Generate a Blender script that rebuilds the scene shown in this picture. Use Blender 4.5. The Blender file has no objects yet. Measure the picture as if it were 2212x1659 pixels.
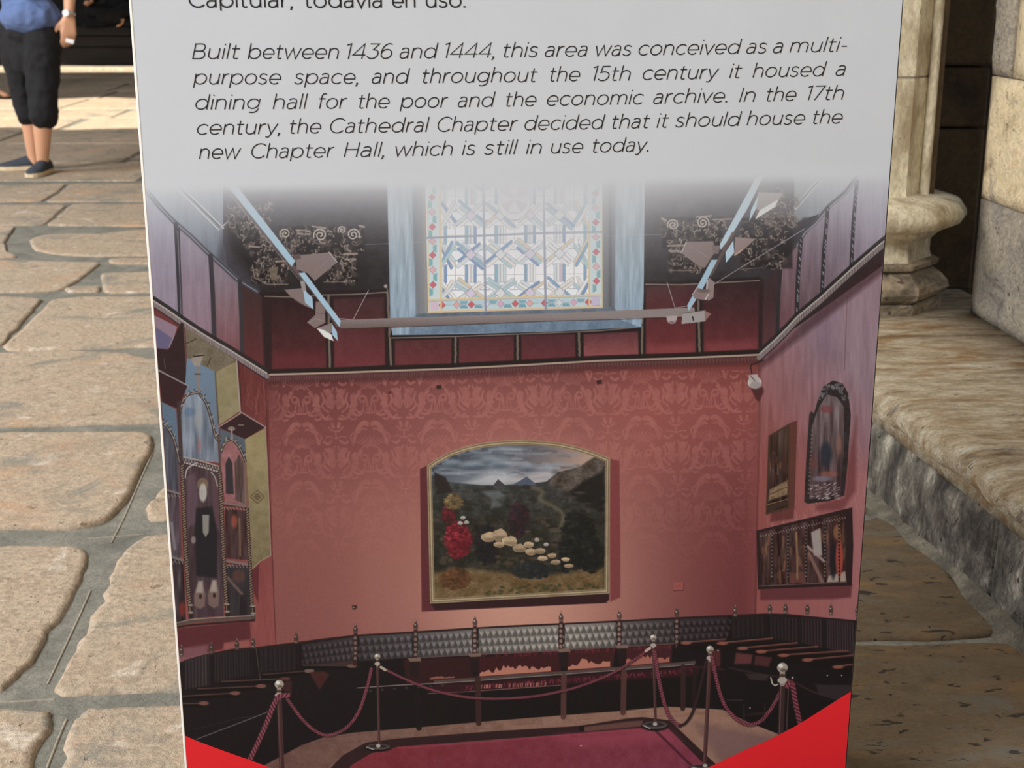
import bpy, bmesh, math, random
import numpy as np
from mathutils import Vector, Matrix

random.seed(7)
sc = bpy.context.scene
PI = math.pi

# ------------------------------------------------------------------ camera
F = 3068.0                      # focal length in pixels of the 2212-wide frame
PITCH = math.radians(16.3)
CAM = Vector((0, 0, 1.14))
cam_d = bpy.data.cameras.new('camera')
cam_d.sensor_width = 36.0
cam_d.lens = F / 2212 * 36.0
cam_d.clip_start = 0.05
cam_d.clip_end = 200
cam_d.dof.use_dof = True
cam_d.dof.focus_distance = 1.82
cam_d.dof.aperture_fstop = 13.0
cam = bpy.data.objects.new('camera', cam_d)
sc.collection.objects.link(cam)
cam.location = CAM
cam.rotation_euler = (PI / 2 - PITCH, 0, 0)
sc.camera = cam

# ------------------------------------------------------------------ light
world = bpy.data.worlds.new('world')
sc.world = world
world.use_nodes = True
bg = world.node_tree.nodes['Background']
bg.inputs[0].default_value = (0.86, 0.92, 1.0, 1)
bg.inputs[1].default_value = 0.62

def add_light(name, kind, loc, aim, energy, color, **kw):
    d = bpy.data.lights.new(name, kind)
    d.energy = energy
    d.color = color
    for k, v in kw.items():
        setattr(d, k, v)
    o = bpy.data.objects.new(name, d)
    sc.collection.objects.link(o)
    o.location = loc
    o.rotation_euler = (Vector(aim) - Vector(loc)).to_track_quat('-Z', 'Y').to_euler()
    return o

SUN_DIR = Vector((-0.20, -0.60, 0.775)).normalized()
add_light('sun', 'SUN', SUN_DIR * 30, (0, 0, 0), 9.0, (1.0, 0.93, 0.80), angle=math.radians(0.6))
add_light('courtyard_daylight', 'AREA', (-6.3, -2.9, 5.6), (0.3, 2.4, 0.4), 820.0, (1.0, 0.99, 0.975),
          shape='RECTANGLE', size=3.0, size_y=2.2)
add_light('right_side_fill', 'AREA', (-6.6, 4.4, 4.6), (1.0, 3.5, 0.5), 420.0, (1.0, 0.98, 0.95),  # fill lamp added to brighten the column, ledge and right wall
          shape='RECTANGLE', size=3.0, size_y=2.0)
sc.view_settings.view_transform = 'Standard'
sc.view_settings.look = 'None'
sc.view_settings.exposure = 0.0
sc.view_settings.gamma = 1.0
sc.view_settings.use_curve_mapping = False
sc.cycles.max_bounces = 5
sc.cycles.use_denoising = True

# ------------------------------------------------------------------ survey helpers (pixel of the photo -> place in the world)
AX = Vector((1, 0, 0))
AU = Vector((0, math.sin(PITCH), math.cos(PITCH)))
AF = Vector((0, math.cos(PITCH), -math.sin(PITCH)))
def ray(px, py):
    return AX * ((px - 1106) / F) + AU * (-(py - 829.5) / F) + AF
def at_z(px, py, z=0.0):
    r = ray(px, py)
    return CAM + r * ((z - CAM.z) / r.z)
def at_y(px, py, y):
    r = ray(px, py)
    return CAM + r * (y / r.y)
YAW = math.radians(6.5)
PE = Vector((math.cos(YAW), math.sin(YAW), 0))
PN = Vector((math.sin(YAW), -math.cos(YAW), 0))     # towards the reader
P0 = Vector((0, 1.70, 0))
def panel_uv(px, py):
    r = ray(px, py)
    t = (P0 - CAM).dot(PN) / r.dot(PN)
    p = CAM + r * t - P0
    return p.dot(PE), p.z

# ------------------------------------------------------------------ object helpers
def srgb(c):
    return tuple(((v / 255) / 12.92 if v / 255 <= 0.04045 else ((v / 255 + 0.055) / 1.055) ** 2.4) for v in c)

def link(name, me, mat=None, parent=None, **props):
    o = bpy.data.objects.new(name, me)
    sc.collection.objects.link(o)
    if mat is not None and me is not None:
        me.materials.append(mat)
    if parent is not None:
        o.parent = parent
    for k, v in props.items():
        o[k] = v
    return o

def empty(name, loc, **props):
    o = bpy.data.objects.new(name, None)
    sc.collection.objects.link(o)
    o.location = loc
    for k, v in props.items():
        o[k] = v
    return o

def mesh_of(name, verts, faces, smooth=False):
    me = bpy.data.meshes.new(name)
    me.from_pydata([tuple(v) for v in verts], [], faces)
    me.update()
    if smooth:
        for p in me.polygons:
            p.use_smooth = True
    return me

def from_bm(name, bm, smooth=False):
    me = bpy.data.meshes.new(name)
    bmesh.ops.recalc_face_normals(bm, faces=bm.faces)
    bm.to_mesh(me)
    bm.free()
    if smooth:
        for p in me.polygons:
            p.use_smooth = True
    return me

def add_box(bm, x0, x1, y0, y1, z0, z1, bevel=0.0, seg=1):
    vs = [bm.verts.new(p) for p in ((x0,y0,z0),(x1,y0,z0),(x1,y1,z0),(x0,y1,z0),(x0,y0,z1),(x1,y0,z1),(x1,y1,z1),(x0,y1,z1))]
    fs = [bm.faces.new([vs[i] for i in q]) for q in ((0,3,2,1),(4,5,6,7),(0,1,5,4),(1,2,6,5),(2,3,7,6),(3,0,4,7))]
    if bevel:
        es = list({e for f in fs for e in f.edges})
        bmesh.ops.bevel(bm, geom=es, offset=bevel, segments=seg, affect='EDGES')

def local(o_loc, me):
    me.transform(Matrix.Translation(-Vector(o_loc)))
    return me

# ------------------------------------------------------------------ materials
def new_mat(name, rough=0.7, base=(0.5, 0.5, 0.5)):
    m = bpy.data.materials.new(name)
    m.use_nodes = True
    b = m.node_tree.nodes['Principled BSDF']
    b.inputs['Roughness'].default_value = rough
    b.inputs['Base Color'].default_value = (*base, 1)
    return m, m.node_tree.nodes, m.node_tree.links, b

def stone_mat(name, cols, scale=3.0, fine=60.0, bump=0.5, dist=0.004, rough=0.85, pits=0.0, pit_col=(40, 34, 28), stretch=(1, 1, 1),
              patch=None, pit_scale=28.0, vary=0.10, warp=0.6, contrast=(0.72, 1.24), patch2=None, pit_range=(0.35, 0.29)):
    """layered procedural stone: broad stains, medium mottling, fine grain, optional pits, grain relief"""
    m, N, L, b = new_mat(name, rough)
    tc = N.new('ShaderNodeTexCoord')
    geo = N.new('ShaderNodeNewGeometry')
    mp = N.new('ShaderNodeMapping')
    mp.inputs['Scale'].default_value = stretch
    L.new(geo.outputs['Position'], mp.inputs[0])
    def noise(s, det, rg, dst=0.0):
        n = N.new('ShaderNodeTexNoise')
        n.inputs['Scale'].default_value = s
        n.inputs['Detail'].default_value = det
        n.inputs['Roughness'].default_value = rg
        n.inputs['Distortion'].default_value = dst
        L.new(mp.outputs[0], n.inputs['Vector'])
        return n
    a = noise(scale, 8, 0.65, warp)
    r = N.new('ShaderNodeValToRGB')
    L.new(a.outputs[0], r.inputs[0])
    e = r.color_ramp.elements
    k = len(cols)
    e[0].position = 0.30
    e[0].color = (*srgb(cols[0]), 1)
    e[1].position = 0.70
    e[1].color = (*srgb(cols[-1]), 1)
    for i in range(1, k - 1):
        q = e.new(0.30 + 0.40 * i / (k - 1))
        q.color = (*srgb(cols[i]), 1)
    f = noise(fine, 5, 0.75)
    fr = N.new('ShaderNodeMapRange')
    fr.inputs[1].default_value = 0.3
    fr.inputs[2].default_value = 0.7
    fr.inputs[3].default_value = contrast[0]
    fr.inputs[4].default_value = contrast[1]
    L.new(f.outputs[0], fr.inputs[0])
    mu = N.new('ShaderNodeMix')
    mu.data_type = 'RGBA'
    mu.blend_type = 'MULTIPLY'
    mu.inputs[0].default_value = 1.0
    L.new(r.outputs[0], mu.inputs[6])
    L.new(fr.outputs[0], mu.inputs[7])
    col = mu.outputs[2]
    if vary:
        oi = N.new('ShaderNodeObjectInfo')
        vr = N.new('ShaderNodeMapRange')
        vr.inputs[3].default_value = 1 - vary
        vr.inputs[4].default_value = 1 + vary
        L.new(oi.outputs['Random'], vr.inputs[0])
        m2 = N.new('ShaderNodeMix')
        m2.data_type = 'RGBA'
        m2.blend_type = 'MULTIPLY'
        m2.inputs[0].default_value = 1.0
        L.new(col, m2.inputs[6])
        L.new(vr.outputs[0], m2.inputs[7])
        col = m2.outputs[2]
    for pt_ in (patch, patch2):
        if not pt_:
            continue
        pc, ps, lo, hi = pt_
        pn = noise(ps, 6, 0.7, 0.8)
        pr = N.new('ShaderNodeMapRange')
        pr.interpolation_type = 'SMOOTHSTEP'
        pr.inputs[1].default_value = lo
        pr.inputs[2].default_value = hi
        L.new(pn.outputs[0], pr.inputs[0])
        m3 = N.new('ShaderNodeMix')
        m3.data_type = 'RGBA'
        L.new(pr.outputs[0], m3.inputs[0])
        L.new(col, m3.inputs[6])
        m3.inputs[7].default_value = (*srgb(pc), 1)
        col = m3.outputs[2]
    hgt = N.new('ShaderNodeMath')
    hgt.operation = 'ADD'
    L.new(f.outputs[0], hgt.inputs[0])
    L.new(a.outputs[0], hgt.inputs[1])
    height = hgt.outputs[0]
    if pits:
        pn = noise(pit_scale, 3, 0.6, 0.4)
        pr = N.new('ShaderNodeMapRange')
        pr.interpolation_type = 'SMOOTHSTEP'
        pr.inputs[1].default_value = pit_range[0]
        pr.inputs[2].default_value = pit_range[1]
        L.new(pn.outputs[0], pr.inputs[0])
        ps_ = N.new('ShaderNodeMath')
        ps_.operation = 'MULTIPLY'
        ps_.inputs[1].default_value = pits
        L.new(pr.outputs[0], ps_.inputs[0])
        m4 = N.new('ShaderNodeMix')
        m4.data_type = 'RGBA'
        L.new(ps_.outputs[0], m4.inputs[0])
        L.new(col, m4.inputs[6])
        m4.inputs[7].default_value = (*srgb(pit_col), 1)
        col = m4.outputs[2]
        sb = N.new('ShaderNodeMath')
        sb.operation = 'SUBTRACT'
        L.new(height, sb.inputs[0])
        L.new(ps_.outputs[0], sb.inputs[1])
        height = sb.outputs[0]
    L.new(col, b.inputs['Base Color'])
    bp = N.new('ShaderNodeBump')
    bp.inputs['Strength'].default_value = bump
    bp.inputs['Distance'].default_value = dist
    L.new(height, bp.inputs['Height'])
    L.new(bp.outputs[0], b.inputs['Normal'])
    return m

def plain_mat(name, col, rough=0.6, bump=0.0, scale=200.0, var=0.0, metallic=0.0):
    m, N, L, b = new_mat(name, rough, srgb(col))
    b.inputs['Metallic'].default_value = metallic
    n = N.new('ShaderNodeTexNoise')
    n.inputs['Scale'].default_value = scale
    n.inputs['Detail'].default_value = 4
    g = N.new('ShaderNodeNewGeometry')
    L.new(g.outputs['Position'], n.inputs['Vector'])
    if bump:
        bp = N.new('ShaderNodeBump')
        bp.inputs['Strength'].default_value = bump
        bp.inputs['Distance'].default_value = 0.002
        L.new(n.outputs[0], bp.inputs['Height'])
        L.new(bp.outputs[0], b.inputs['Normal'])
    mr = N.new('ShaderNodeMapRange')
    mr.inputs[3].default_value = 1 - var
    mr.inputs[4].default_value = 1 + var
    L.new(n.outputs[0], mr.inputs[0])
    mu = N.new('ShaderNodeMix')
    mu.data_type = 'RGBA'
    mu.blend_type = 'MULTIPLY'
    mu.inputs[0].default_value = 1
    mu.inputs[6].default_value = (*srgb(col), 1)
    L.new(mr.outputs[0], mu.inputs[7])
    L.new(mu.outputs[2], b.inputs['Base Color'])
    return m

M_pave = stone_mat('paving_sandstone', [(146, 128, 109), (184, 166, 144), (174, 153, 131), (218, 206, 190)], scale=9, fine=75, bump=0.9, contrast=(0.66, 1.34),
                   dist=0.005, patch=((142, 137, 124), 3.7, 0.50, 0.66), patch2=((198, 158, 122), 2.1, 0.52, 0.72), pits=0.6, pit_col=(112, 98, 84), pit_scale=30, vary=0.06)
M_pave2 = stone_mat('brown_paving_shade_darkened', [(92, 78, 58), (118, 100, 76), (108, 90, 66), (128, 114, 92)], scale=4.0, fine=130, bump=0.8,
                    dist=0.004, patch=((112, 106, 94), 3.4, 0.52, 0.68), patch2=((140, 108, 66), 2.4, 0.5, 0.7), pits=0.9, pit_col=(40, 33, 30), pit_scale=19, vary=0.05, stretch=(1, 2.2, 1), pit_range=(.39, .34))  # brown pitted stone, darkened further to carry the board's shadow
M_mortar = stone_mat('grey_mortar', [(106, 105, 96), (128, 126, 116), (148, 144, 133)], scale=9, fine=90, bump=0.9, dist=0.004, vary=0)
M_bead = stone_mat('pale_mortar_bead', [(140, 132, 118), (172, 162, 146)], scale=9, fine=90, bump=0.4, vary=0)
M_ledge = stone_mat('weathered_ledge_stone', [(158, 132, 104), (206, 184, 150), (238, 222, 192), (250, 244, 226)], scale=11, fine=95, warp=0.1, contrast=(0.6, 1.3),
                    bump=1.0, dist=0.012, pits=0.7, pit_col=(84, 68, 54), pit_scale=30, stretch=(.8, 2.4, 2.4), patch=((150, 136, 122), 5.0, 0.58, 0.66), patch2=((178, 134, 82), 3.0, 0.50, 0.68), vary=0.04)
M_curb = stone_mat('grey_lichened_stone', [(44, 40, 36), (76, 70, 63), (122, 116, 105), (200, 192, 176)], scale=13, fine=90, warp=0.0, contrast=(0.5, 1.5),
                   bump=1.0, dist=0.012, pits=0.9, pit_col=(40, 36, 32), pit_scale=46, stretch=(1, 1.5, 0.8), vary=0.06)
M_wall = stone_mat('rough_wall_stone', [(112, 104, 97), (160, 151, 140), (184, 172, 152), (146, 138, 130)], scale=9, fine=95, contrast=(.55, 1.4), bump=1.0, dist=0.014,
                   pits=0.7, pit_col=(70, 62, 54), pit_scale=36, vary=0.05)
M_warm = stone_mat('warm_wall_stone', [(186, 164, 130), (228, 208, 170), (236, 216, 180), (222, 190, 148)], scale=8, fine=70, bump=1.0, dist=0.014,
                   pits=0.5, pit_col=(124, 106, 86), pit_scale=30, vary=0.03, patch=((158, 148, 136), 5.0, 0.55, 0.62))
M_fillet = stone_mat('dusty_fillet_mortar', [(78, 73, 64), (104, 98, 85), (140, 131, 114)], scale=16, fine=90, bump=1.0, dist=0.008, vary=0, warp=0)
M_column = stone_mat('column_limestone', [(160, 146, 120), (214, 203, 174), (230, 221, 196), (176, 156, 120)], scale=7, patch=((168, 152, 124), 3.0, 0.48, 0.66), contrast=(.66, 1.28), fine=70, bump=0.7, dist=0.005,
                     pits=0.5, pit_col=(96, 80, 60), pit_scale=38, stretch=(1.6, 1.6, 0.7), vary=0.04)
M_plinth = stone_mat('worn_plinth_stone', [(62, 55, 48), (124, 112, 94), (176, 158, 134), (104, 96, 84)], scale=9, fine=70, bump=0.9, dist=0.006,
                     pits=0.7, pit_col=(44, 38, 32), pit_scale=40, vary=0.1)
M_jamb = stone_mat('brown_stone_shade_toned', [(70, 56, 42), (104, 86, 62), (90, 76, 56)], scale=4, fine=60, bump=0.6, dist=0.004, vary=0.06)  # brown stone, its colour darkened for the shade behind the column
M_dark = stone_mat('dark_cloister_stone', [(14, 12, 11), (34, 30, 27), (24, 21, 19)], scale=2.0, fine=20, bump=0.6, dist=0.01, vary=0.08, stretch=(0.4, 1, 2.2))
M_roof_wall = stone_mat('roof_and_wall_stone', [(96, 88, 76), (124, 114, 98), (136, 126, 110)], scale=1.4, fine=18, bump=0.4, dist=0.01, vary=0.05)

# ------------------------------------------------------------------ floor and paving
floor_me = mesh_of('floor', [(-9, -4, -0.004), (4, -4, -0.004), (4, 22, -0.004), (-9, 22, -0.004), (-9, -4, -0.12), (4, -4, -0.12), (4, 22, -0.12), (-9, 22, -0.12)],
                   [(0, 1, 2, 3), (4, 7, 6, 5), (0, 4, 5, 1), (1, 5, 6, 2), (2, 6, 7, 3), (3, 7, 4, 0)])
floor = link('floor', floor_me, M_mortar, kind='structure')

def densify(pts, step, jit, rnd):
    out = []
    n = len(pts)
    for i in range(n):
        a, b = Vector(pts[i][:2]), Vector(pts[(i + 1) % n][:2])
        L = (b - a).length
        k = max(1, min(9, int(L / step)))
        for j in range(k):
            p = a.lerp(b, j / k)
            if jit:
                p = p + Vector((rnd.uniform(-jit, jit), rnd.uniform(-jit, jit)))
            out.append(p)
    return out

def round_corners(pts, r):
    out = []
    n = len(pts)
    for i in range(n):
        p = Vector(pts[i][:2]); a = Vector(pts[i - 1][:2]); b = Vector(pts[(i + 1) % n][:2])
        da = (a - p); db = (b - p)
        ra = min(r, da.length * 0.35); rb = min(r, db.length * 0.35)
        out.append(p + da.normalized() * ra)
        out.append(p + (da.normalized() * ra + db.normalized() * rb) * 0.28)
        out.append(p + db.normalized() * rb)
    return out

stone_count = 0
def paving(pts, top=0.004, rnd=random.Random(3), jit=0.006, r=0.03, step=0.10, mat=None):
    """one slab: rough outline, worn chamfered rim, slightly raised top"""
    global stone_count
    o2 = densify(round_corners(pts, r), step, jit, rnd)
    n = len(o2)
    c = sum(o2, Vector((0, 0))) / n
    def inset(d):
        res = []
        for p in o2:
            v = (c - p)
            res.append(p + v.normalized() * min(d, v.length * 0.4))
        return res
    tilt = Vector((rnd.uniform(-.002, .002), rnd.uniform(-.002, .002)))
    rings = [(o2, -0.02), (o2, -0.0045), (inset(0.006), top - 0.0015), (inset(0.018), top)]
    vs, fs = [], []
    for ring, z in rings:
        for p in ring:
            vs.append((p.x, p.y, z + (p - c).dot(tilt)))
    for k in range(3):
        for i in range(n):
            j = (i + 1) % n
            fs.append((k * n + i, k * n + j, (k + 1) * n + j, (k + 1) * n + i))
    fs.append(tuple(3 * n + i for i in range(n)))
    me = mesh_of('paving_stone', vs, fs)
    for p in me.polygons[:3 * n]:
        p.use_smooth = True
    stone_count += 1
    return link('paving_stone', me, mat or M_pave, floor)

def px_floor(pts):
    q = [at_z(x, y) for x, y in pts]
    area = sum(q[i - 1].x * q[i].y - q[i].x * q[i - 1].y for i in range(len(q)))
    return q if area > 0 else q[::-1]

seen = [
    # nearest row
    [(-420, 1540), (88, 1533), (112, 1545), (108, 1572), (84, 1625), (70, 1700), (-20, 1900), (-500, 1900)],
    [(206, 1531), (640, 1524), (640, 1900), (60, 1900), (118, 1700), (141, 1612), (162, 1556), (180, 1540)],
    # second row
    [(-420, 1184), (0, 1178), (160, 1180), (188, 1192), (178, 1237), (160, 1279), (110, 1362), (61, 1439), (19, 1483), (0, 1492), (-420, 1500)],
    [(640, 1142), (361, 1151), (300, 1163), (263, 1199), (235, 1246), (225, 1293), (202, 1326), (174, 1387), (127, 1457), (120, 1493), (141, 1503), (390, 1493), (640, 1484)],
    # third row
    [(-300, 940), (0, 936), (318, 934), (333, 948), (320, 985), (290, 1050), (262, 1100), (215, 1136), (120, 1143), (0, 1143), (-320, 1144)],
    [(640, 960), (372, 962), (357, 1050), (330, 1080), (311, 1105), (324, 1125), (640, 1120)],
    # fourth row: one long slab
    [(-250, 770), (0, 765), (150, 758), (258, 762), (300, 772), (345, 778), (640, 776), (640, 912), (250, 915), (0, 922), (-280, 926)],
    # fifth row
    [(-230, 645), (0, 641), (94, 644), (70, 672), (30, 718), (0, 748), (-230, 752)],
    [(108, 648), (180, 640), (640, 642), (640, 745), (345, 748), (250, 752), (28, 758), (4, 752), (50, 710)],
    # sixth row
    [(-220, 566), (0, 563), (218, 567), (190, 590), (160, 612), (130, 628), (60, 631), (-220, 633)],
    [(216, 592), (300, 588), (640, 584), (640, 630), (222, 632)],
    [(142, 620), (220, 617), (219, 631), (140, 631)],
    [(232, 560), (640, 558), (640, 568), (242, 570)],
    # seventh row with the curved mortar hook
    [(-200, 492), (34, 489), (22, 508), (10, 528), (18, 548), (40, 556), (-200, 559)],
    [(62, 522), (80, 510), (130, 506), (220, 506), (272, 498), (640, 494), (640, 548), (200, 554), (120, 549), (70, 538)],
    # eighth
    [(-180, 446), (0, 443), (146, 443), (118, 468), (92, 486), (-180, 488)],
    [(154, 443), (640, 440), (640, 484), (270, 489), (100, 487), (124, 470)],
    [(-160, 399), (146, 397), (120, 418), (92, 435), (-160, 438)],
    [(153, 397), (640, 396), (640, 434), (100, 436), (128, 418)],
]
rs = random.Random(11)
for s in seen:
    q = px_floor(s)
    paving(q, top=0.003 + rs.random() * 0.003, rnd=rs)

# rows hidden behind the board and the far floor, laid to the same courses
def yrow(py):
    return at_z(1106, py).y
rows_near = [(1900, 1531), (1493, 1142), (1124, 956), (912, 776), (745, 642), (631, 560), (550, 494), (486, 440), (435, 397)]
def base_x(y):      # where the ledge's face stands
    return 0.905 - 0.144 * (y - 2.30)
for ya, yb in rows_near:
    y0, y1 = yrow(ya) + 0.012, yrow(yb) - 0.012
    x = at_z(648, (ya + yb) / 2).x + 0.012
    xe_max = base_x((y0 + y1) / 2) - 0.03
    if y0 < yrow(1015):
        xe_max = min(at_z(1764, (ya + yb) / 2).x, at_z(1764, ya).x)
    while x < xe_max - 0.2:
        w = rs.uniform(0.55, 0.95)
        xe = min(x + w, xe_max)
        if xe_max - xe < 0.25:
            xe = xe_max
        paving([Vector((x, y0)), Vector((xe - 0.012, y0)), Vector((xe - 0.012 - rs.uniform(-.03, .03), y1)), Vector((x, y1))], rnd=rs, top=0.003)
        x = xe + 0.012
# the same courses carried on to the left of the frame and towards the reader
left_px = [-500, -420, -320, -280, -230, -220, -200, -180, -160]
for (ya, yb), pxl in zip(rows_near, left_px):
    y0, y1 = yrow(ya) + 0.012, yrow(yb) - 0.012
    x1_ = min(at_z(pxl, ya).x, at_z(pxl, yb).x) - 0.02
    while x1_ > -4.6:
        w = rs.uniform(0.6, 1.0)
        paving([Vector((x1_ - w, y0)), Vector((x1_ - .02, y0)), Vector((x1_ - .02 + rs.uniform(-.02, .02), y1)), Vector((x1_ - w, y1))], rnd=rs, top=0.003)
        x1_ -= w
ny = yrow(1900) - 0.015
while ny > -2.6:
    hgt = rs.uniform(0.55, 0.75)
    x = -4.6 - rs.uniform(0, .3)
    while x < base_x(ny - hgt) - .15:
        w = min(rs.uniform(0.6, 1.0), base_x(ny) - .03 - x)
        if w > .2:
            paving([Vector((x, ny - hgt)), Vector((x + w - .02, ny - hgt)), Vector((x + w - .02 + rs.uniform(-.02, .02), ny - .02)), Vector((x, ny - .02))], rnd=rs, top=0.003)
        x += max(w, .2)
    ny -= hgt
# right of the board
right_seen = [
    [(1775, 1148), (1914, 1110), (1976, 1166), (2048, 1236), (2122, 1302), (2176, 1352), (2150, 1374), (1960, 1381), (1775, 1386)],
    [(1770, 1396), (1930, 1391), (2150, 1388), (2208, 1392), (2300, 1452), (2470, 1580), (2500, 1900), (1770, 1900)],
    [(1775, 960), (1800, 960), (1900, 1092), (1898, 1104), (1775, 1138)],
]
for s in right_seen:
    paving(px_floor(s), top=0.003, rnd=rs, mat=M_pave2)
# left of the frame and beyond, in courses
yy = yrow(392)
cuts = [yy]
while yy < 17.0:
    yy += rs.uniform(0.75, 1.05)
    cuts.append(yy)
for a, b in zip(cuts, cuts[1:]):
    x = -6.0 + rs.uniform(-.4, 0)
    while x < 1.5:
        w = rs.uniform(0.8, 1.5)
        if b < 16.9:
            paving([Vector((x, a + 0.015)), Vector((x + w - 0.03, a + 0.015)), Vector((x + w - 0.03 + rs.uniform(-.05, .05), b - 0.015)), Vector((x, b - 0.015))],
                   rnd=rs, step=0.5, jit=0.01)
        x += w
# pale scored beads in the wide mortar joints
def bead(name, pts, w=0.003, h=0.002):
    q = [at_z(x, y) for x, y in pts]
    vs, fs = [], []
    for i, p in enumerate(q):
        t = (q[min(i + 1, len(q) - 1)] - q[max(i - 1, 0)]).normalized()
        n = Vector((-t.y, t.x, 0))
        for s, z in ((-1, -0.006), (-.5, h * .8 - .004), (.5, h * .8 - .004), (1, -0.006)):
            vs.append(p + n * w * s + Vector((0, 0, z)))
    for i in range(len(q) - 1):
        for k in range(3):
            a = i * 4 + k
            fs.append((a, a + 1, a + 5, a + 4))
    link(name, mesh_of(name, vs, fs, True), M_bead, floor)
bead('mortar_bead', [(195, 1272), (175, 1318), (150, 1372), (125, 1425), (102, 1474)])
bead('mortar_bead', [(143, 1550), (125, 1592), (98, 1662), (80, 1720)])
bead('mortar_bead', [(330, 975), (300, 1040), (270, 1110), (240, 1170)], 0.003)
bead('mortar_bead', [(0, 1512), (60, 1510), (118, 1506)], 0.003)
bead('mortar_bead', [(190, 1160), (260, 1155), (310, 1150)], 0.003)

# ------------------------------------------------------------------ ledge along the right wall
LH = 0.264
def edge_pt(y, off=0.0, z=0.0):
    return Vector((base_x(y) + off, y, z))
DIRL = Vector((-0.144, 1, 0)).normalized()

def nosed_slab(name, y0, y1, mat, parent, rnd):
    """ledge slab: flat top, rounded and slightly overhanging nose, hollow below it"""
    prof = [(0.60, LH - 0.10), (0.012, LH - 0.10), (0.008, LH - 0.072), (-0.004, LH - 0.062), (-0.020, LH - 0.050), (-0.026, LH - 0.034), (-0.022, LH - 0.018), (-0.006, LH - 0.006),
            (0.022, LH), (0.12, LH + 0.001), (0.24, LH + 0.003), (0.60, LH + 0.004)]
    n = max(2, int((y1 - y0) / 0.045))
    vs, fs = [], []
    for i in range(n + 1):
        y = y0 + (y1 - y0) * i / n
        w = 0.004 * math.sin(y * 23) + 0.003 * math.sin(y * 51 + 1)
        for k, (o, z) in enumerate(prof):
            jz = rnd.uniform(-.0025, .0025) if 3 <= k <= 10 else 0
            jo = rnd.uniform(-.003, .003) + w if 2 <= k <= 8 else 0
            vs.append(edge_pt(y, o + jo, z + jz))
    m = len(prof)
    for i in range(n):
        for k in range(m):
            a, b = i * m + k, i * m + (k + 1) % m
            fs.append((a, a + m, b + m, b))
    fs.append(tuple(range(m)))
    fs.append(tuple(n * m + k for k in range(m))[::-1])
    me = mesh_of(name, vs, fs, True)
    return link(name, me, mat, parent)

def rough_block(name, corners, depth_dir, depth, mat, parent, rnd, nu=5, nv=4, amp=0.006, rim=0.008):
    """block with an uneven dressed face (corners = 4 points counter-clockwise seen from outside)"""
    a, b, c, d = [Vector(p) for p in corners]
    nrm = (b - a).cross(d - a).normalized()
    vs, fs = [], []
    for j in range(nv + 1):
        for i in range(nu + 1):
            u, v = i / nu, j / nv
            p = a.lerp(b, u).lerp(d.lerp(c, u), v)
            edge = i in (0, nu) or j in (0, nv)
            if edge:
                p = p - nrm * rim
            else:
                p = p + nrm * rnd.uniform(-amp, amp)
            vs.append(p)
    W = nu + 1
    for j in range(nv):
        for i in range(nu):
            q = j * W + i
            fs.append((q, q + 1, q + W + 1, q + W))
    base = len(vs)
    loop = [i for i in range(W)] + [j * W + nu for j in range(1, nv + 1)] + [nv * W + i for i in range(nu - 1, -1, -1)] + [j * W for j in range(nv - 1, 0, -1)]
    for q in loop:
        vs.append(vs[q] + Vector(depth_dir) * depth)
    L_ = len(loop)
    for i in range(L_):
        j = (i + 1) % L_
        fs.append((loop[j], loop[i], base + i, base + j))
    fs.append(tuple(base + i for i in range(L_ - 1, -1, -1)))
    return link(name, mesh_of(name, vs, fs, True), mat, parent)

ledge_core = mesh_of('trim_1', [edge_pt(-3, .03, -.02), edge_pt(4.6, .03, -.02), edge_pt(4.6, .66, -.02), edge_pt(-3, .66, -.02),
                                edge_pt(-3, .03, LH - .11), edge_pt(4.6, .03, LH - .11), edge_pt(4.6, .66, LH - .11), edge_pt(-3, .66, LH - .11)],
                     [(0, 1, 2, 3), (7, 6, 5, 4), (0, 4, 5, 1), (1, 5, 6, 2), (2, 6, 7, 3), (3, 7, 4, 0)])
ledge = link('trim_1', ledge_core, M_curb, kind='structure')
rr = random.Random(5)
yc = [-3.0, -1.9, -0.7, 0.5, 1.65, 2.52, 3.42, 4.6]
for a, b in zip(yc, yc[1:]):
    nosed_slab('ledge_slab', a + 0.004, b - 0.004, M_ledge, ledge, rr)
yf = [-3.0, -2.0, -1.0, 0.1, 1.0, 1.75, 2.44, 3.10, 3.9, 4.6]
for a, b in zip(yf, yf[1:]):
    # face blocks look towards -x
    rough_block('face_block', [edge_pt(b - .005, 0, -.01), edge_pt(a + .005, 0, -.01), edge_pt(a + .005, .004, LH - .102), edge_pt(b - .005, .004, LH - .102)],
                (1, 0.144, 0), 0.05, M_curb, ledge, rr, nu=16, nv=8, amp=0.005)
# dirty grey mortar fillet where the face meets the floor
vs, fs = [], []
for i in range(40):
    y = 0.6 + i * 0.085
    w = 0.030 + 0.012 * math.sin(y * 9) + rr.uniform(-.010, .010)
    vs += [edge_pt(y, 0.004, 0.018), edge_pt(y, -w * .5, 0.010), edge_pt(y, -w, 0.001), edge_pt(y, -w - .01, -0.006)]
for i in range(39):
    for k in range(3):
        a = i * 4 + k
        fs.append((a, a + 1, a + 5, a + 4))
link('mortar_fillet', mesh_of('mortar_fillet', vs, fs, True), M_fillet, ledge)

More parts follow.
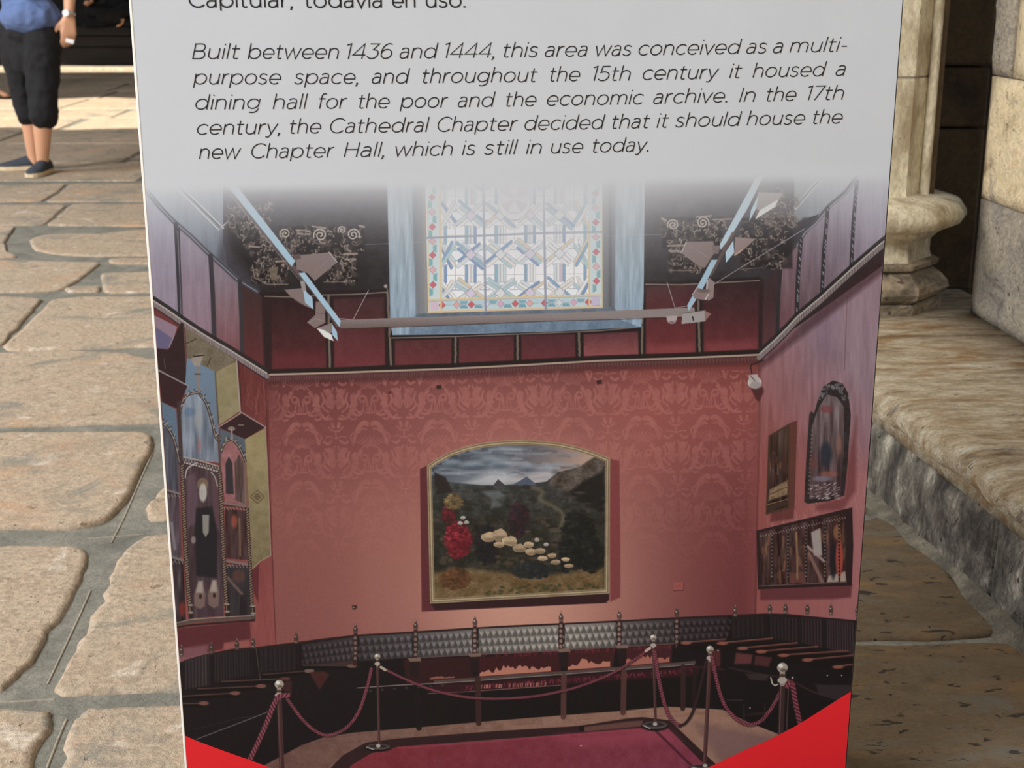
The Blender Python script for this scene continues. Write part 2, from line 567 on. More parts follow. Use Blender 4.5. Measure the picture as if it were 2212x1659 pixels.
# ------------------------------------------------------------------ right wall of big blocks
WX = 0.365    # set back from the ledge face
def wall_pt(y, z, off=0.0):
    p = edge_pt(y, WX + off, z)
    return Vector((1.235 + off - 0.09 * (y - 3.31), y, z))
END = 3.66
core = mesh_of('wall_right', [wall_pt(-3, LH - .02, .02), wall_pt(END - .01, LH - .02, .02), wall_pt(END - .01, LH - .02, .5), wall_pt(-3, LH - .02, .5),
                              wall_pt(-3, 6.0, .02), wall_pt(END - .01, 6.0, .02), wall_pt(END - .01, 6.0, .5), wall_pt(-3, 6.0, .5)],
               [(0, 3, 2, 1), (4, 5, 6, 7), (0, 1, 5, 4), (1, 2, 6, 5), (2, 3, 7, 6), (3, 0, 4, 7)])
wall_right = link('wall_right', core, M_mortar, kind='structure')
courses = [
    (LH + .004, .570, [END, 2.6, 1.7, 0.6, -0.6, -1.8, -3.0], [M_wall]),
    (.574, .880, [END, 3.02, 2.1, 1.0, 0.0, -1.3, -3.0], [M_warm]),
    (.884, 1.35, [END, 3.54, 2.4, 1.3, 0.2, -1.0, -3.0], [M_wall, M_warm]),
    (1.362, 1.80, [END, 2.9, 1.9, 0.8, -0.5, -1.7, -3.0], [M_warm, M_wall]),
    (1.812, 2.30, [END, 3.3, 2.2, 1.1, 0.0, -1.3, -3.0], [M_wall]),
    (2.312, 2.85, [END, 2.9, 1.9, 0.8, -0.5, -1.7, -3.0], [M_warm]),
    (2.862, 3.60, [END, 3.3, 2.2, 1.1, 0.0, -1.3, -3.0], [M_wall]),
    (4.512, 6.00, [END, 3.3, 2.2, 1.1, 0.0, -1.3, -3.0], [M_warm]),
    (3.612, 4.50, [END, 2.9, 1.9, 0.8, -0.5, -1.7, -3.0], [M_wall]),
]
for z0, z1, ys, mats in courses:
    for k, (b, a) in enumerate(zip(ys, ys[1:])):
        rough_block('wall_block', [wall_pt(b - .004, z0), wall_pt(a + .004, z0), wall_pt(a + .004, z1), wall_pt(b - .004, z1)],
                    (1, 0.09, 0), 0.04, mats[k % len(mats)], wall_right, rr, nu=16, nv=11, amp=0.005)

# recessed brown jamb behind the column, facing the camera
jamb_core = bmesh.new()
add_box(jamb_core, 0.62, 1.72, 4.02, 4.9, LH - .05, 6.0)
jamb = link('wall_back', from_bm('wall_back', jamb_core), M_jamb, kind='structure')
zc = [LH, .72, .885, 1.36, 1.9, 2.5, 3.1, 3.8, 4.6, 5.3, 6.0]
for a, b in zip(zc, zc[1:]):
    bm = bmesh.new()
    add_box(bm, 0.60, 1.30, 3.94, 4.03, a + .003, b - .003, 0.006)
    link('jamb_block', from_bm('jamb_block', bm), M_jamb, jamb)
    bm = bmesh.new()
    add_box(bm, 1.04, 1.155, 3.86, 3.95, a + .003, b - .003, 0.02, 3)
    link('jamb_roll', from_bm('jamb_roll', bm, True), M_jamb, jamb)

# ------------------------------------------------------------------ octagonal column on the ledge
def octa_ring(cx, cy, R, z, rot, sides=8):
    return [Vector((cx + R * math.cos(rot + k * 2 * PI / sides), cy + R * math.sin(rot + k * 2 * PI / sides), z)) for k in range(sides)]
def octa_loft(name, cx, cy, prof, mat, parent, sides=8, rot=None, smooth=False, jit=0.0, caps=True):
    rot = math.radians(22.5 + 4) if rot is None else rot
    vs, fs = [], []
    for R, z in prof:
        for p in octa_ring(cx, cy, R, z, rot, sides):
            vs.append(p + Vector((rr.uniform(-jit, jit), rr.uniform(-jit, jit), rr.uniform(-jit, jit) * .5)))
    for i in range(len(prof) - 1):
        for k in range(sides):
            j = (k + 1) % sides
            fs.append((i * sides + k, i * sides + j, (i + 1) * sides + j, (i + 1) * sides + k))
    if caps:
        fs.append(tuple(range(sides))[::-1])
        fs.append(tuple((len(prof) - 1) * sides + k for k in range(sides)))
    me = mesh_of(name, vs, fs, smooth)
    return link(name, me, mat, parent)
CX, CY = 0.955, 3.80
column = empty('stone_column', (CX, CY, LH + .002), label='pale octagonal stone column with moulded base on the ledge right of the board', category='column')
Z = 0.0
def Zp(py, R=0.2):          # height above the ledge of a level seen at the column's front
    y = CY - R
    p = at_y(1960, py, y)
    return p.z - LH
levels = {k: Zp(k) for k in (448, 470, 497, 512, 520, 578, 592, 600, 628, 655, 664, 700)}
octa_loft('plinth', 0, 0, [(.205, 0.0), (.207, levels[664] - .006), (.200, levels[664])], M_plinth, column, jit=.004)
octa_loft('lower_moulding', 0, 0, [(.190, levels[664] - .002), (.214, levels[655]), (.226, (levels[655] + levels[628]) / 2), (.222, levels[628]), (.206, (levels[628] + levels[600]) / 2), (.182, levels[600]), (.168, levels[592] - .004)],
          M_plinth, column, jit=.002)
octa_loft('fillet', 0, 0, [(.178, levels[592] - .006), (.194, levels[592]), (.196, levels[578] - .004), (.176, levels[578])], M_plinth, column, jit=.002)
octa_loft('neck', 0, 0, [(.176, levels[578] - .004), (.171, levels[578] + .02), (.172, levels[520] - .02), (.186, levels[520] - .004), (.196, levels[520]), (.198, levels[512]), (.184, levels[512] + .003)], M_column, column, jit=.0015)
octa_loft('torus_ring', 0, 0, [(.188, levels[512]), (.215, levels[512] + .006), (.244, levels[497]), (.256, levels[470] - .012), (.255, levels[470]), (.240, levels[470] + .022), (.205, levels[448] + .006), (.160, levels[448] + .014)],
          M_column, column, sides=40, smooth=True, jit=.0012)
zj = at_y(1990, 170, CY - .14).z - LH
octa_loft('shaft', 0, 0, [(.152, levels[448]), (.148, levels[448] + .02), (.147, zj - .003)], M_column, column, jit=.001)
octa_loft('shaft', 0, 0, [(.148, zj + .003), (.147, 1.6), (.147, 2.4), (.147, 6.0 - LH)], M_column, column, jit=.001)
rib_pts = ((math.radians(-32), .150, .013), (math.radians(-22), .160, .011))
for an_, rad_, rr_ in rib_pts:
    cx_, cy_ = rad_ * math.cos(an_), rad_ * math.sin(an_)
    octa_loft('shaft_roll', cx_, cy_, [(rr_, levels[448] + .004), (rr_, 6.0 - LH)], M_jamb if rr_ < .012 else M_column, column, sides=12, smooth=True, caps=False)  # outer roll takes the darker stone as painted shade
octa_loft('joint', 0, 0, [(.144, zj - .004), (.144, zj + .004)], M_bead, column)

# ------------------------------------------------------------------ the rest of the cloister
# unseen roof added to block sun, open to the left; gaps shape its strips
def slab(name, pts, z0, z1, mat, **props):
    n = len(pts)
    vs = [(x, y, z0) for x, y in pts] + [(x, y, z1) for x, y in pts]
    fs = [tuple(range(n))[::-1], tuple(n + i for i in range(n))] + [(i, (i + 1) % n, n + (i + 1) % n, n + i) for i in range(n)]
    return link(name, mesh_of(name, vs, fs), mat, **props)
def wavy(y, x0, x1, n, amp, seed):
    r_ = random.Random(seed)
    return [(x0 + (x1 - x0) * i / n, y + r_.uniform(-amp, amp)) for i in range(n + 1)]
off = 0.60 / 0.775 * 6.0
gA0, gA1 = yrow(287) - off, yrow(214) - off
gB0, gB1 = yrow(161) - off - .02, yrow(150) - off + .05
slab('sun_block_roof', [(-5.6, -4), (3, -4)] + wavy(gA0, -9.5, 3, 30, .16, 2)[::-1] + [(-9.5, 4.5), (-5.6, 4.5)], 6.0, 6.4, M_roof_wall, kind='structure')
slab('sun_block_roof', wavy(gA1, -9.5, 3, 30, .18, 3) + wavy(gB0, -9.5, 3, 24, .05, 4)[::-1], 6.0, 6.4, M_roof_wall, kind='structure')
slab('sun_block_roof', wavy(gB1, -9.5, 3, 24, .05, 5) + [(3, 20), (-9.5, 20)], 6.0, 6.4, M_roof_wall, kind='structure')
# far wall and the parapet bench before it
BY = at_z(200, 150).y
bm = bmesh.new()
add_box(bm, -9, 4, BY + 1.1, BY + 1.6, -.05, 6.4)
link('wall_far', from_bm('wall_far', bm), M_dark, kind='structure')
bm = bmesh.new()
add_box(bm, -9, 4, BY - .30, BY + .1, -.02, at_y(200, 148, BY - .3).z + .01, .02)
link('trim_2', from_bm('trim_2', bm), M_pave, kind='structure')
ztop = at_y(200, 57, BY).z
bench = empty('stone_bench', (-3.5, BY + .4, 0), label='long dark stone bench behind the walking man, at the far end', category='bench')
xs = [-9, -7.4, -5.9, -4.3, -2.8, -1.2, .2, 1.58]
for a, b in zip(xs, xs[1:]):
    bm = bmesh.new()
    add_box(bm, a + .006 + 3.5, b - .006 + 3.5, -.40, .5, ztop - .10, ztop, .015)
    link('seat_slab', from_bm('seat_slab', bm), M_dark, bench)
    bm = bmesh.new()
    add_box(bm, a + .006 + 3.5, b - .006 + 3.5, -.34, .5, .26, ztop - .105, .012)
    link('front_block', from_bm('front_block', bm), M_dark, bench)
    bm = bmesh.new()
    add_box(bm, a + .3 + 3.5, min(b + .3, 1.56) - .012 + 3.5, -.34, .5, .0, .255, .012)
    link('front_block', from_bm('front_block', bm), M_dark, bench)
bm = bmesh.new()
add_box(bm, 1.62, 2.1, 4.5, BY + 1.2, -.05, 6.0)
link('wall_side', from_bm('wall_side', bm), M_roof_wall, kind='structure')

# ------------------------------------------------------------------ the printed board
uL = [panel_uv(x, y)[0] for x, y in ((277, 0), (308, 400), (338, 800), (399, 1655))]
uR = [panel_uv(x, y)[0] for x, y in ((1951, 0), (1921, 420), (1889, 800), (1829.5, 1655))]
U0, U1 = sum(uL) / 4, sum(uR) / 4
BOT, TOP = 0.035, 2.02
board = empty('information_board', P0, label='tall white information board printed with text above a photograph of a red hall', category='sign')
def on_panel(u, v, h=0.0):
    """local coordinates of the board (origin at P0, z up)"""
    return PE * u + PN * h + Vector((0, 0, v))
def panel_box(bm, u0, u1, h0, h1, v0, v1, bev=0.0, seg=1):
    t = bmesh.new()
    add_box(t, u0, u1, h0, h1, v0, v1, bev, seg)
    me_ = bpy.data.meshes.new('t'); t.to_mesh(me_); t.free()
    n0 = len(bm.verts)
    for v in me_.vertices:
        bm.verts.new(on_panel(v.co.x, v.co.z, v.co.y))
    bm.verts.ensure_lookup_table()
    for f in me_.polygons:
        bm.faces.new([bm.verts[n0 + i] for i in f.vertices])
    bpy.data.meshes.remove(me_)
PAPER = 0.619
PTINT = (0.90, 1.0, 1.155)      # a slightly cool white
M_board, N_, L_, B_ = new_mat('satin_white_board', 0.42, (PAPER, PAPER, PAPER))
nz = N_.new('ShaderNodeTexNoise'); nz.inputs['Scale'].default_value = 900; nz.inputs['Detail'].default_value = 3
gp = N_.new('ShaderNodeNewGeometry'); L_.new(gp.outputs['Position'], nz.inputs['Vector'])
bp = N_.new('ShaderNodeBump'); bp.inputs['Strength'].default_value = 0.12; bp.inputs['Distance'].default_value = 0.0005
L_.new(nz.outputs[0], bp.inputs['Height']); L_.new(bp.outputs[0], B_.inputs['Normal'])
n2 = N_.new('ShaderNodeTexNoise'); n2.inputs['Scale'].default_value = 9; n2.inputs['Detail'].default_value = 5
L_.new(gp.outputs['Position'], n2.inputs['Vector'])
cr_ = N_.new('ShaderNodeValToRGB'); L_.new(n2.outputs[0], cr_.inputs[0])
cr_.color_ramp.elements[0].position = .3; cr_.color_ramp.elements[0].color = (PAPER * .975 * PTINT[0], PAPER * .975, PAPER * .975 * PTINT[2], 1)
cr_.color_ramp.elements[1].position = .7; cr_.color_ramp.elements[1].color = (PAPER * 1.015 * PTINT[0], PAPER * 1.015, PAPER * 1.015 * PTINT[2], 1)
L_.new(cr_.outputs[0], B_.inputs['Base Color'])
B_.inputs['Specular IOR Level'].default_value = 0.3
M_edge = plain_mat('white_board_edge', (250, 250, 250), 0.4)
M_steel = plain_mat('dark_steel', (34, 32, 32), 0.45, metallic=0.6)
bm = bmesh.new(); panel_box(bm, U0 + .0028, U1 - .001, -.018, 0, BOT, TOP)
link('panel', from_bm('panel', bm), M_board, board)
bm = bmesh.new(); panel_box(bm, U0, U0 + .0028, -.018, .0006, BOT, TOP, .0004)
link('edge_strip', from_bm('edge_strip', bm), M_edge, board, label='bright white left edge strip')
bm = bmesh.new(); panel_box(bm, U1 - .001, U1, -.018, .0003, BOT, TOP)
link('edge_strip', from_bm('edge_strip', bm), M_steel, board, label='thin dark right edge')
bm = bmesh.new(); panel_box(bm, U0 + .01, U1 - .01, -.016, -.002, .012, BOT)
link('bottom_rail', from_bm('bottom_rail', bm), M_steel, board)
for u in (U0 + .09, U1 - .09):
    bm = bmesh.new(); panel_box(bm, u - .03, u + .03, -.22, .16, 0.006, .014, .002)
    link('foot', from_bm('foot', bm), M_steel, board)
for u in (U0 + .06, U1 - .06):
    bm = bmesh.new()
    q = [on_panel(u - .018, .014, -.20), on_panel(u + .018, .014, -.20), on_panel(u + .018, .014, -.165), on_panel(u - .018, .014, -.165),
         on_panel(u - .018, 1.5, -.045), on_panel(u + .018, 1.5, -.045), on_panel(u + .018, 1.5, -.019), on_panel(u - .018, 1.5, -.019)]
    vs_ = [bm.verts.new(p) for p in q]
    for f in ((0, 1, 2, 3), (7, 6, 5, 4), (0, 4, 5, 1), (1, 5, 6, 2), (2, 6, 7, 3), (3, 7, 4, 0)):
        bm.faces.new([vs_[i] for i in f])
    link('back_stay', from_bm('back_stay', bm), M_steel, board)

# ---- lettering: monoline geometric alphabet, cap height 1
def arc(cx, cy, rx, ry, a0, a1, n=18):
    return [(cx + rx * math.cos(math.radians(a0 + (a1 - a0) * i / n)), cy + ry * math.sin(math.radians(a0 + (a1 - a0) * i / n))) for i in range(n + 1)]
def cr(pts, n=6):
    """Catmull-Rom curve through the points"""
    P = [pts[0]] + list(pts) + [pts[-1]]
    out = []
    for i in range(1, len(P) - 2):
        p0, p1, p2, p3 = P[i - 1], P[i], P[i + 1], P[i + 2]
        for k in range(n):
            t = k / n
            out.append(tuple(0.5 * ((2 * p1[d]) + (-p0[d] + p2[d]) * t + (2 * p0[d] - 5 * p1[d] + 4 * p2[d] - p3[d]) * t * t + (-p0[d] + 3 * p1[d] - 3 * p2[d] + p3[d]) * t ** 3) for d in (0, 1)))
    out.append(tuple(pts[-1]))
    return out
XH = 0.705
R_ = XH / 2
GL = {}
def g(ch, adv, *st):
    GL[ch] = (adv, st)
ocx = 0.40
bowl = dict(cx=0.42)
g('o', .80, arc(.40, R_, .325, R_ - .02, 0, 360, 30))
g('c', .70, arc(.40, R_, .325, R_ - .02, 42, 318, 26))
g('e', .77, arc(.395, R_, .32, R_ - .02, -46, -358, 28) + [(.715, R_ - .03), (.085, R_ - .03)])
g('a', .66, cr([(.13, .60), (.21, .665), (.33, .69), (.47, .645), (.53, .52), (.535, .40)]) + [(.535, 0)],
  cr([(.535, .385), (.42, .42), (.30, .425), (.15, .385), (.085, .28), (.075, .20), (.12, .07), (.27, .012), (.42, .06), (.50, .15), (.535, .24)]))
g('b', .84, [(.105, 1.03), (.105, 0)], arc(.44, R_, .325, R_ - .02, 0, 360, 30))
g('d', .84, [(.735, 1.03), (.735, 0)], arc(.40, R_, .325, R_ - .02, 0, 360, 30))
g('p', .84, [(.105, XH), (.105, -.22)], arc(.44, R_, .325, R_ - .02, 0, 360, 30))
g('g', .83, [(.725, XH), (.725, .02)] + arc(.415, .03, .31, .245, 0, -122, 14), arc(.40, R_ + .02, .32, R_ - .04, 0, 360, 30))
g('h', .74, [(.105, 1.03), (.105, 0)], arc(.37, .42, .262, .27, 178, 0, 16) + [(.632, 0)])
g('n', .74, [(.105, XH), (.105, 0)], arc(.37, .42, .262, .27, 178, 0, 16) + [(.632, 0)])
g('m', 1.16, [(.105, XH), (.105, 0)], arc(.34, .44, .232, .25, 178, 0, 14) + [(.572, 0)], arc(.81, .44, .238, .25, 178, 0, 14) + [(1.048, 0)])
g('u', .74, [(.105, XH), (.105, .285)] + arc(.367, .285, .262, .27, 180, 358, 16), [(.632, XH), (.632, 0)])
g('r', .47, [(.105, XH), (.105, 0)], cr([(.105, .30), (.15, .52), (.26, .655), (.43, .69)]))
g('s', .60, cr([(.50, .60), (.40, .66), (.29, .69), (.15, .65), (.10, .53), (.16, .42), (.30, .365), (.45, .31), (.515, .19), (.46, .07), (.31, .012), (.18, .04), (.07, .12)]))
g('t', .49, [(.195, .92), (.195, .19)] + cr([(.195, .19), (.215, .07), (.31, .015), (.43, .045)]), [(.04, .665), (.44, .665)])
g('f', .44, [(.17, 0), (.17, .80)] + cr([(.17, .80), (.21, .96), (.32, 1.0), (.43, .98)]), [(.03, .665), (.42, .665)])
g('i', .21, [(.105, XH), (.105, 0)], [(.105, .905), (.105, .99)])
g('l', .21, [(.105, 1.03), (.105, 0)])
g('v', .66, [(.04, XH), (.33, .0), (.62, XH)])
g('w', 1.04, [(.04, XH), (.28, .0), (.52, XH), (.76, .0), (1.0, XH)])
g('y', .67, [(.04, XH), (.34, .02)], [(.63, XH), (.34, .02)] + cr([(.34, .02), (.27, -.13), (.19, -.205), (.05, -.18)]))
g('\u00ed', .21, [(.105, XH), (.105, 0)], [(.09, .86), (.22, 1.03)])
g('B', .78, [(.55 - .1, .98), (.12, .98), (.12, .02), (.47, .02)] + arc(.47, .27, .235, .25, -90, 90, 14) + [(.12, .52)], [(.44, .98)] + arc(.44, .75, .21, .23, 90, -90, 14))
g('C', .93, arc(.54, .5, .455, .485, 42, 318, 30))
g('H', .88, [(.12, 1), (.12, 0)], [(.76, 1), (.76, 0)], [(.12, .51), (.76, .51)])
g('I', .25, [(.125, 1), (.125, 0)])
g('1', .40, [(.05, .90), (.27, .985), (.27, 0)])
g('3', .72, [(.10, .975), (.62, .975), (.33, .60)] + cr([(.33, .60), (.52, .56), (.635, .42), (.625, .22), (.49, .05), (.32, .01), (.16, .06), (.05, .17)]))
g('4', .80, [(.61, 0), (.61, .98), (.05, .25), (.77, .25)])
g('5', .72, [(.60, .975), (.16, .975), (.125, .56)] + cr([(.125, .56), (.31, .61), (.50, .57), (.635, .44), (.635, .22), (.51, .06), (.33, .01), (.16, .05), (.05, .15)]))
g('6', .75, arc(.385, .315, .295, .30, 0, 360, 28), cr([(.09, .31), (.10, .58), (.20, .84), (.37, .97), (.52, .98), (.62, .92)]))
g('7', .66, [(.05, .975), (.61, .975), (.21, 0)])
g(',', .24, [(.095, .075), (.095, -.01)], [(.135, .075), (.135, -.02), (.06, -.17)])
g('.', .24, [(.085, .085), (.085, -.01)], [(.13, .085), (.13, -.01)])
g('-', .44, [(.06, .36), (.38, .36)])

def ribbon(pts, w, vs, fs):
    """flat ribbon with mitred joints"""
    q = [Vector(p) for p in pts]
    q = [p for i, p in enumerate(q) if i == 0 or (p - q[i - 1]).length > 1e-5]
    n = len(q)
    if n < 2:
        return
    closed = (q[0] - q[-1]).length < 1e-3
    base = len(vs)
    for i in range(n):
        if closed:
            a = q[i - 1] if i > 0 else q[-2]
            b = q[i + 1] if i < n - 1 else q[1]
        else:
            a = q[max(i - 1, 0)]
            b = q[min(i + 1, n - 1)]
        d1 = (q[i] - a).normalized() if (q[i] - a).length > 1e-9 else (b - q[i]).normalized()
        d2 = (b - q[i]).normalized() if (b - q[i]).length > 1e-9 else d1
        n1 = Vector((-d1.y, d1.x)); n2 = Vector((-d2.y, d2.x))
        m = n1 + n2
        m = m.normalized() if m.length > 1e-4 else n1
        k = min(1 / max(m.dot(n1), .45), 2.2)
        vs.append(q[i] + m * w / 2 * k)
        vs.append(q[i] - m * w / 2 * k)
    for i in range(n - 1):
        a = base + 2 * i
        fs.append((a, a + 1, a + 3, a + 2))

CAPH = panel_uv(480, 100)[1] - panel_uv(480, 133)[1]
def set_word(txt, x0, x1, yb0, yb1, slant, weight, vs, fs, track=0.03):
    ua, va = panel_uv(x0, yb0)
    ub, vb = panel_uv(x1, yb1)
    strokes = []
    pen = 0.0
    for ch in txt:
        adv, st = GL[ch]
        for s in st:
            strokes.append([(pen + x + slant * y, y) for x, y in s])
        pen += adv + track
    lo = min(p[0] for s in strokes for p in s) - weight / 2
    hi = max(p[0] for s in strokes for p in s) + weight / 2
    # horizontal fit so that the word spans exactly its measured place
    sx = (ub - ua) / (hi - lo)
    for s in strokes:
        pts = []
        for x, y in s:
            u = ua + (x - lo) * sx
            pts.append((u, va + (vb - va) * (u - ua) / (ub - ua) + y * CAPH))
        ribbon(pts, weight * CAPH, vs, fs)

LINES = [
    (0.0, .108, [('Capitular,', 407.7, 632.7, 16, 16), ('todav\u00eda', 656, 825.5, 16.5, 16.5), ('en', 846.6, 897.6, 16.3, 16.3), ('uso.', 919.5, 1006, 16, 15.8)]),
    (.22, .078, [('Built', 414.8, 521, 127.4, 127.3), ('between', 535, 732.6, 127.3, 127.1), ('1436', 750, 850, 127, 126.6), ('and', 863, 947.7, 126.4, 125.6),
                 ('1444,', 961.6, 1068, 125.4, 124.3), ('this', 1087, 1163, 124, 123), ('area', 1176.7, 1269, 122.8, 121.6), ('was', 1286.7, 1364.7, 121.3, 120.2),
                 ('conceived', 1378.8, 1602, 119.8, 116.2), ('as', 1611.5, 1656.7, 115.9, 115.1), ('a', 1669, 1691, 114.8, 114.4), ('multi-', 1704.4, 1830, 113.6, 111)]),
    (.22, .078, [('purpose', 416.4, 608, 182.2, 182), ('space,', 635, 773.7, 181.7, 181), ('and', 803, 886.6, 180.6, 180.2), ('throughout', 912.4, 1162, 179.7, 176.9),
                 ('the', 1187.5, 1253, 176, 175.2), ('15th', 1280.8, 1362, 174.8, 173.8), ('century', 1387.7, 1552.8, 172.8, 170.1), ('it', 1574.4, 1603.3, 169, 168.4),
                 ('housed', 1625, 1785, 167.6, 164.4), ('a', 1804.3, 1826, 163.7, 163.2)]),
    (.22, .078, [('dining', 422.3, 564.5, 236.6, 235.9), ('hall', 588.7, 666.8, 235.6, 235.1), ('for', 689, 751.4, 234.8, 234.5), ('the', 775, 842, 234.2, 233.7),
                 ('poor', 863, 969.3, 233.4, 232.2), ('and', 988.6, 1070.9, 231.7, 230.7), ('the', 1092.7, 1158.6, 230, 229.2), ('economic', 1180.9, 1390.6, 228.6, 225.1),
                 ('archive.', 1410.5, 1571, 224.4, 221), ('In', 1595.8, 1631.5, 220.4, 219.8), ('the', 1655, 1719.7, 219, 217.8), ('17th', 1743.6, 1822.4, 216.6, 215)]),
    (.22, .078, [('century,', 425.8, 605.2, 291, 289.4), ('the', 626.4, 694.5, 288.6, 287.9), ('Cathedral', 713.3, 928.9, 287.6, 284.9), ('Chapter', 945.1, 1119.3, 284.5, 281.8),
                 ('decided', 1132.7, 1307.4, 281.3, 278.7), ('that', 1321.5, 1404.7, 278, 276.3), ('it', 1417.6, 1445.8, 275.9, 275.2), ('should', 1457.6, 1602, 274.8, 271.8),
                 ('house', 1612.2, 1738.5, 271, 268.4), ('the', 1755, 1819.6, 267.6, 266.4)]),
    (.22, .078, [('new', 429.8, 522.2, 343.6, 342.6), ('Chapter', 543.4, 724.4, 341.9, 339.9), ('Hall,', 742, 830.2, 339.3, 338.2), ('which', 854.4, 978.3, 337.8, 335.8),
                 ('is', 997.5, 1028, 335, 334.6), ('still', 1044.5, 1119.8, 334, 332.9), ('in', 1135.8, 1170.3, 332.6, 332), ('use', 1189.8, 1259.6, 331.4, 330.3),
                 ('today.', 1279.6, 1401.1, 329.4, 326.9)]),
]
M_ink = plain_mat('black_print_ink', (22, 22, 28), 0.5)
for slant, weight, words in LINES:
    vs, fs = [], []
    for w in words:
        set_word(*w, slant, weight, vs, fs)
    me = mesh_of('printed_line', [on_panel(p.x, p.y, .0004) for p in vs], fs)
    link('printed_line', me, M_ink, board)

# ---- red sweep at the foot of the board
curve_px = [(396.7, 1587), (422, 1598.6), (478.6, 1620), (537, 1640.5), (589, 1659), (680, 1686), (790, 1708), (930, 1722), (1070, 1724), (1210, 1716), (1330, 1702), (1440, 1682),
            (1524.5, 1659), (1595, 1626.7), (1665.6, 1595), (1726.7, 1563), (1806.6, 1512.7), (1840.7, 1492)]
cs = cr(curve_px, 5)
top_uv = [panel_uv(x, y) for x, y in cs]
top_uv[0] = (U0 + .0028, top_uv[0][1]); top_uv[-1] = (U1 - .0012, top_uv[-1][1])
vs, fs = [], []
for u, v in top_uv:
    vs += [on_panel(u, v, .0004), on_panel(u, BOT, .0004)]
for i in range(len(top_uv) - 1):
    fs.append((2 * i, 2 * i + 1, 2 * i + 3, 2 * i + 2))
M_red, N_, L_, B_ = new_mat('red_print', 0.38, srgb((226, 40, 50)))
B_.inputs['Specular IOR Level'].default_value = 0.2
link('red_sweep', mesh_of('red_sweep', vs, fs), M_red, board)

# ------------------------------------------------------------------ the photograph printed on the board (painted here with numpy)
class Canvas:
    def __init__(s, x0, y0, x1, y1, S, bgc=(0, 0, 0)):
        s.x0, s.y0, s.S = x0, y0, S
        s.W, s.H = int((x1 - x0) * S), int((y1 - y0) * S)
        s.a = np.empty((s.H, s.W, 3), np.float32); s.a[:] = bgc
        s.X = (x0 + (np.arange(s.W, dtype=np.float32) + .5) / S)[None, :]
        s.Y = (y0 + (np.arange(s.H, dtype=np.float32) + .5) / S)[:, None]
    def box(s, xa, ya, xb, yb):
        i0 = max(0, int((xa - s.x0) * s.S) - 1); i1 = min(s.W, int((xb - s.x0) * s.S) + 2)
        j0 = max(0, int((ya - s.y0) * s.S) - 1); j1 = min(s.H, int((yb - s.y0) * s.S) + 2)
        return (i0, i1, j0, j1) if i1 > i0 and j1 > j0 else None
    def comp(s, b, m, col):
        i0, i1, j0, j1 = b
        t = s.a[j0:j1, i0:i1]
        if callable(col):
            col = col(s.X[:, i0:i1], s.Y[j0:j1], b)
        m = m[..., None]
        s.a[j0:j1, i0:i1] = t + (np.asarray(col, np.float32) - t) * m
    def poly(s, pts, col, a=1.0, soft=.8):
        xs = [p[0] for p in pts]; ys = [p[1] for p in pts]
        b = s.box(min(xs) - soft, min(ys) - soft, max(xs) + soft, max(ys) + soft)
        if not b: return
        i0, i1, j0, j1 = b
        X = s.X[:, i0:i1]; Y = s.Y[j0:j1]
        ins = np.zeros((j1 - j0, i1 - i0), bool)
        d2 = np.full((j1 - j0, i1 - i0), 1e9, np.float32)
        n = len(pts)
        for k in range(n):
            xa, ya = pts[k]; xb, yb = pts[(k + 1) % n]
            if ya != yb:
                c = ((Y >= min(ya, yb)) & (Y < max(ya, yb)))
                xi = xa + (Y - ya) * ((xb - xa) / (yb - ya))
                ins ^= c & (X < xi)
            dx, dy = xb - xa, yb - ya
            L2 = dx * dx + dy * dy + 1e-9
            t = np.clip(((X - xa) * dx + (Y - ya) * dy) / L2, 0, 1)
            ex = X - xa - t * dx; ey = Y - ya - t * dy
            np.minimum(d2, ex * ex + ey * ey, out=d2)
        d = np.sqrt(d2)
        sd = np.where(ins, d, -d)
        s.comp(b, np.clip(.5 + sd / soft, 0, 1) * a, col)
    def line(s, pts, w, col, a=1.0, soft=.9, taper=None):
        xs = [p[0] for p in pts]; ys = [p[1] for p in pts]
        r = w / 2 + soft
        b = s.box(min(xs) - r, min(ys) - r, max(xs) + r, max(ys) + r)
        if not b: return
        i0, i1, j0, j1 = b
        m = np.zeros((j1 - j0, i1 - i0), np.float32)
        for k in range(len(pts) - 1):
            xa, ya = pts[k]; xb, yb = pts[k + 1]
            bb = s.box(min(xa, xb) - r, min(ya, yb) - r, max(xa, xb) + r, max(ya, yb) + r)
            if not bb: continue
            X = s.X[:, bb[0]:bb[1]]; Y = s.Y[bb[2]:bb[3]]
            dx, dy = xb - xa, yb - ya
            t = np.clip(((X - xa) * dx + (Y - ya) * dy) / (dx * dx + dy * dy + 1e-9), 0, 1)
            ex = X - xa - t * dx; ey = Y - ya - t * dy
            d = np.sqrt(ex * ex + ey * ey)
            q = np.clip(.5 + (w / 2 - d) / soft, 0, 1)
            v = m[bb[2] - j0:bb[3] - j0, bb[0] - i0:bb[1] - i0]
            np.maximum(v, q, out=v)
        s.comp(b, m * a, col)
    def ell(s, cx, cy, rx, ry, col, a=1.0, soft=1.0):
        b = s.box(cx - rx - soft, cy - ry - soft, cx + rx + soft, cy + ry + soft)
        if not b: return
        i0, i1, j0, j1 = b
        d = np.sqrt(((s.X[:, i0:i1] - cx) / rx) ** 2 + ((s.Y[j0:j1] - cy) / ry) ** 2)
        s.comp(b, np.clip(.5 + (1 - d) * min(rx, ry) / soft, 0, 1) * a, col)

def grad(p0, c0, p1, c1):
    dx, dy = p1[0] - p0[0], p1[1] - p0[1]
    L2 = dx * dx + dy * dy
    c0 = np.array(c0, np.float32); c1 = np.array(c1, np.float32)
    def f(X, Y, b):
        t = np.clip(((X - p0[0]) * dx + (Y - p0[1]) * dy) / L2, 0, 1)[..., None]
        return c0 + (c1 - c0) * t
    return f

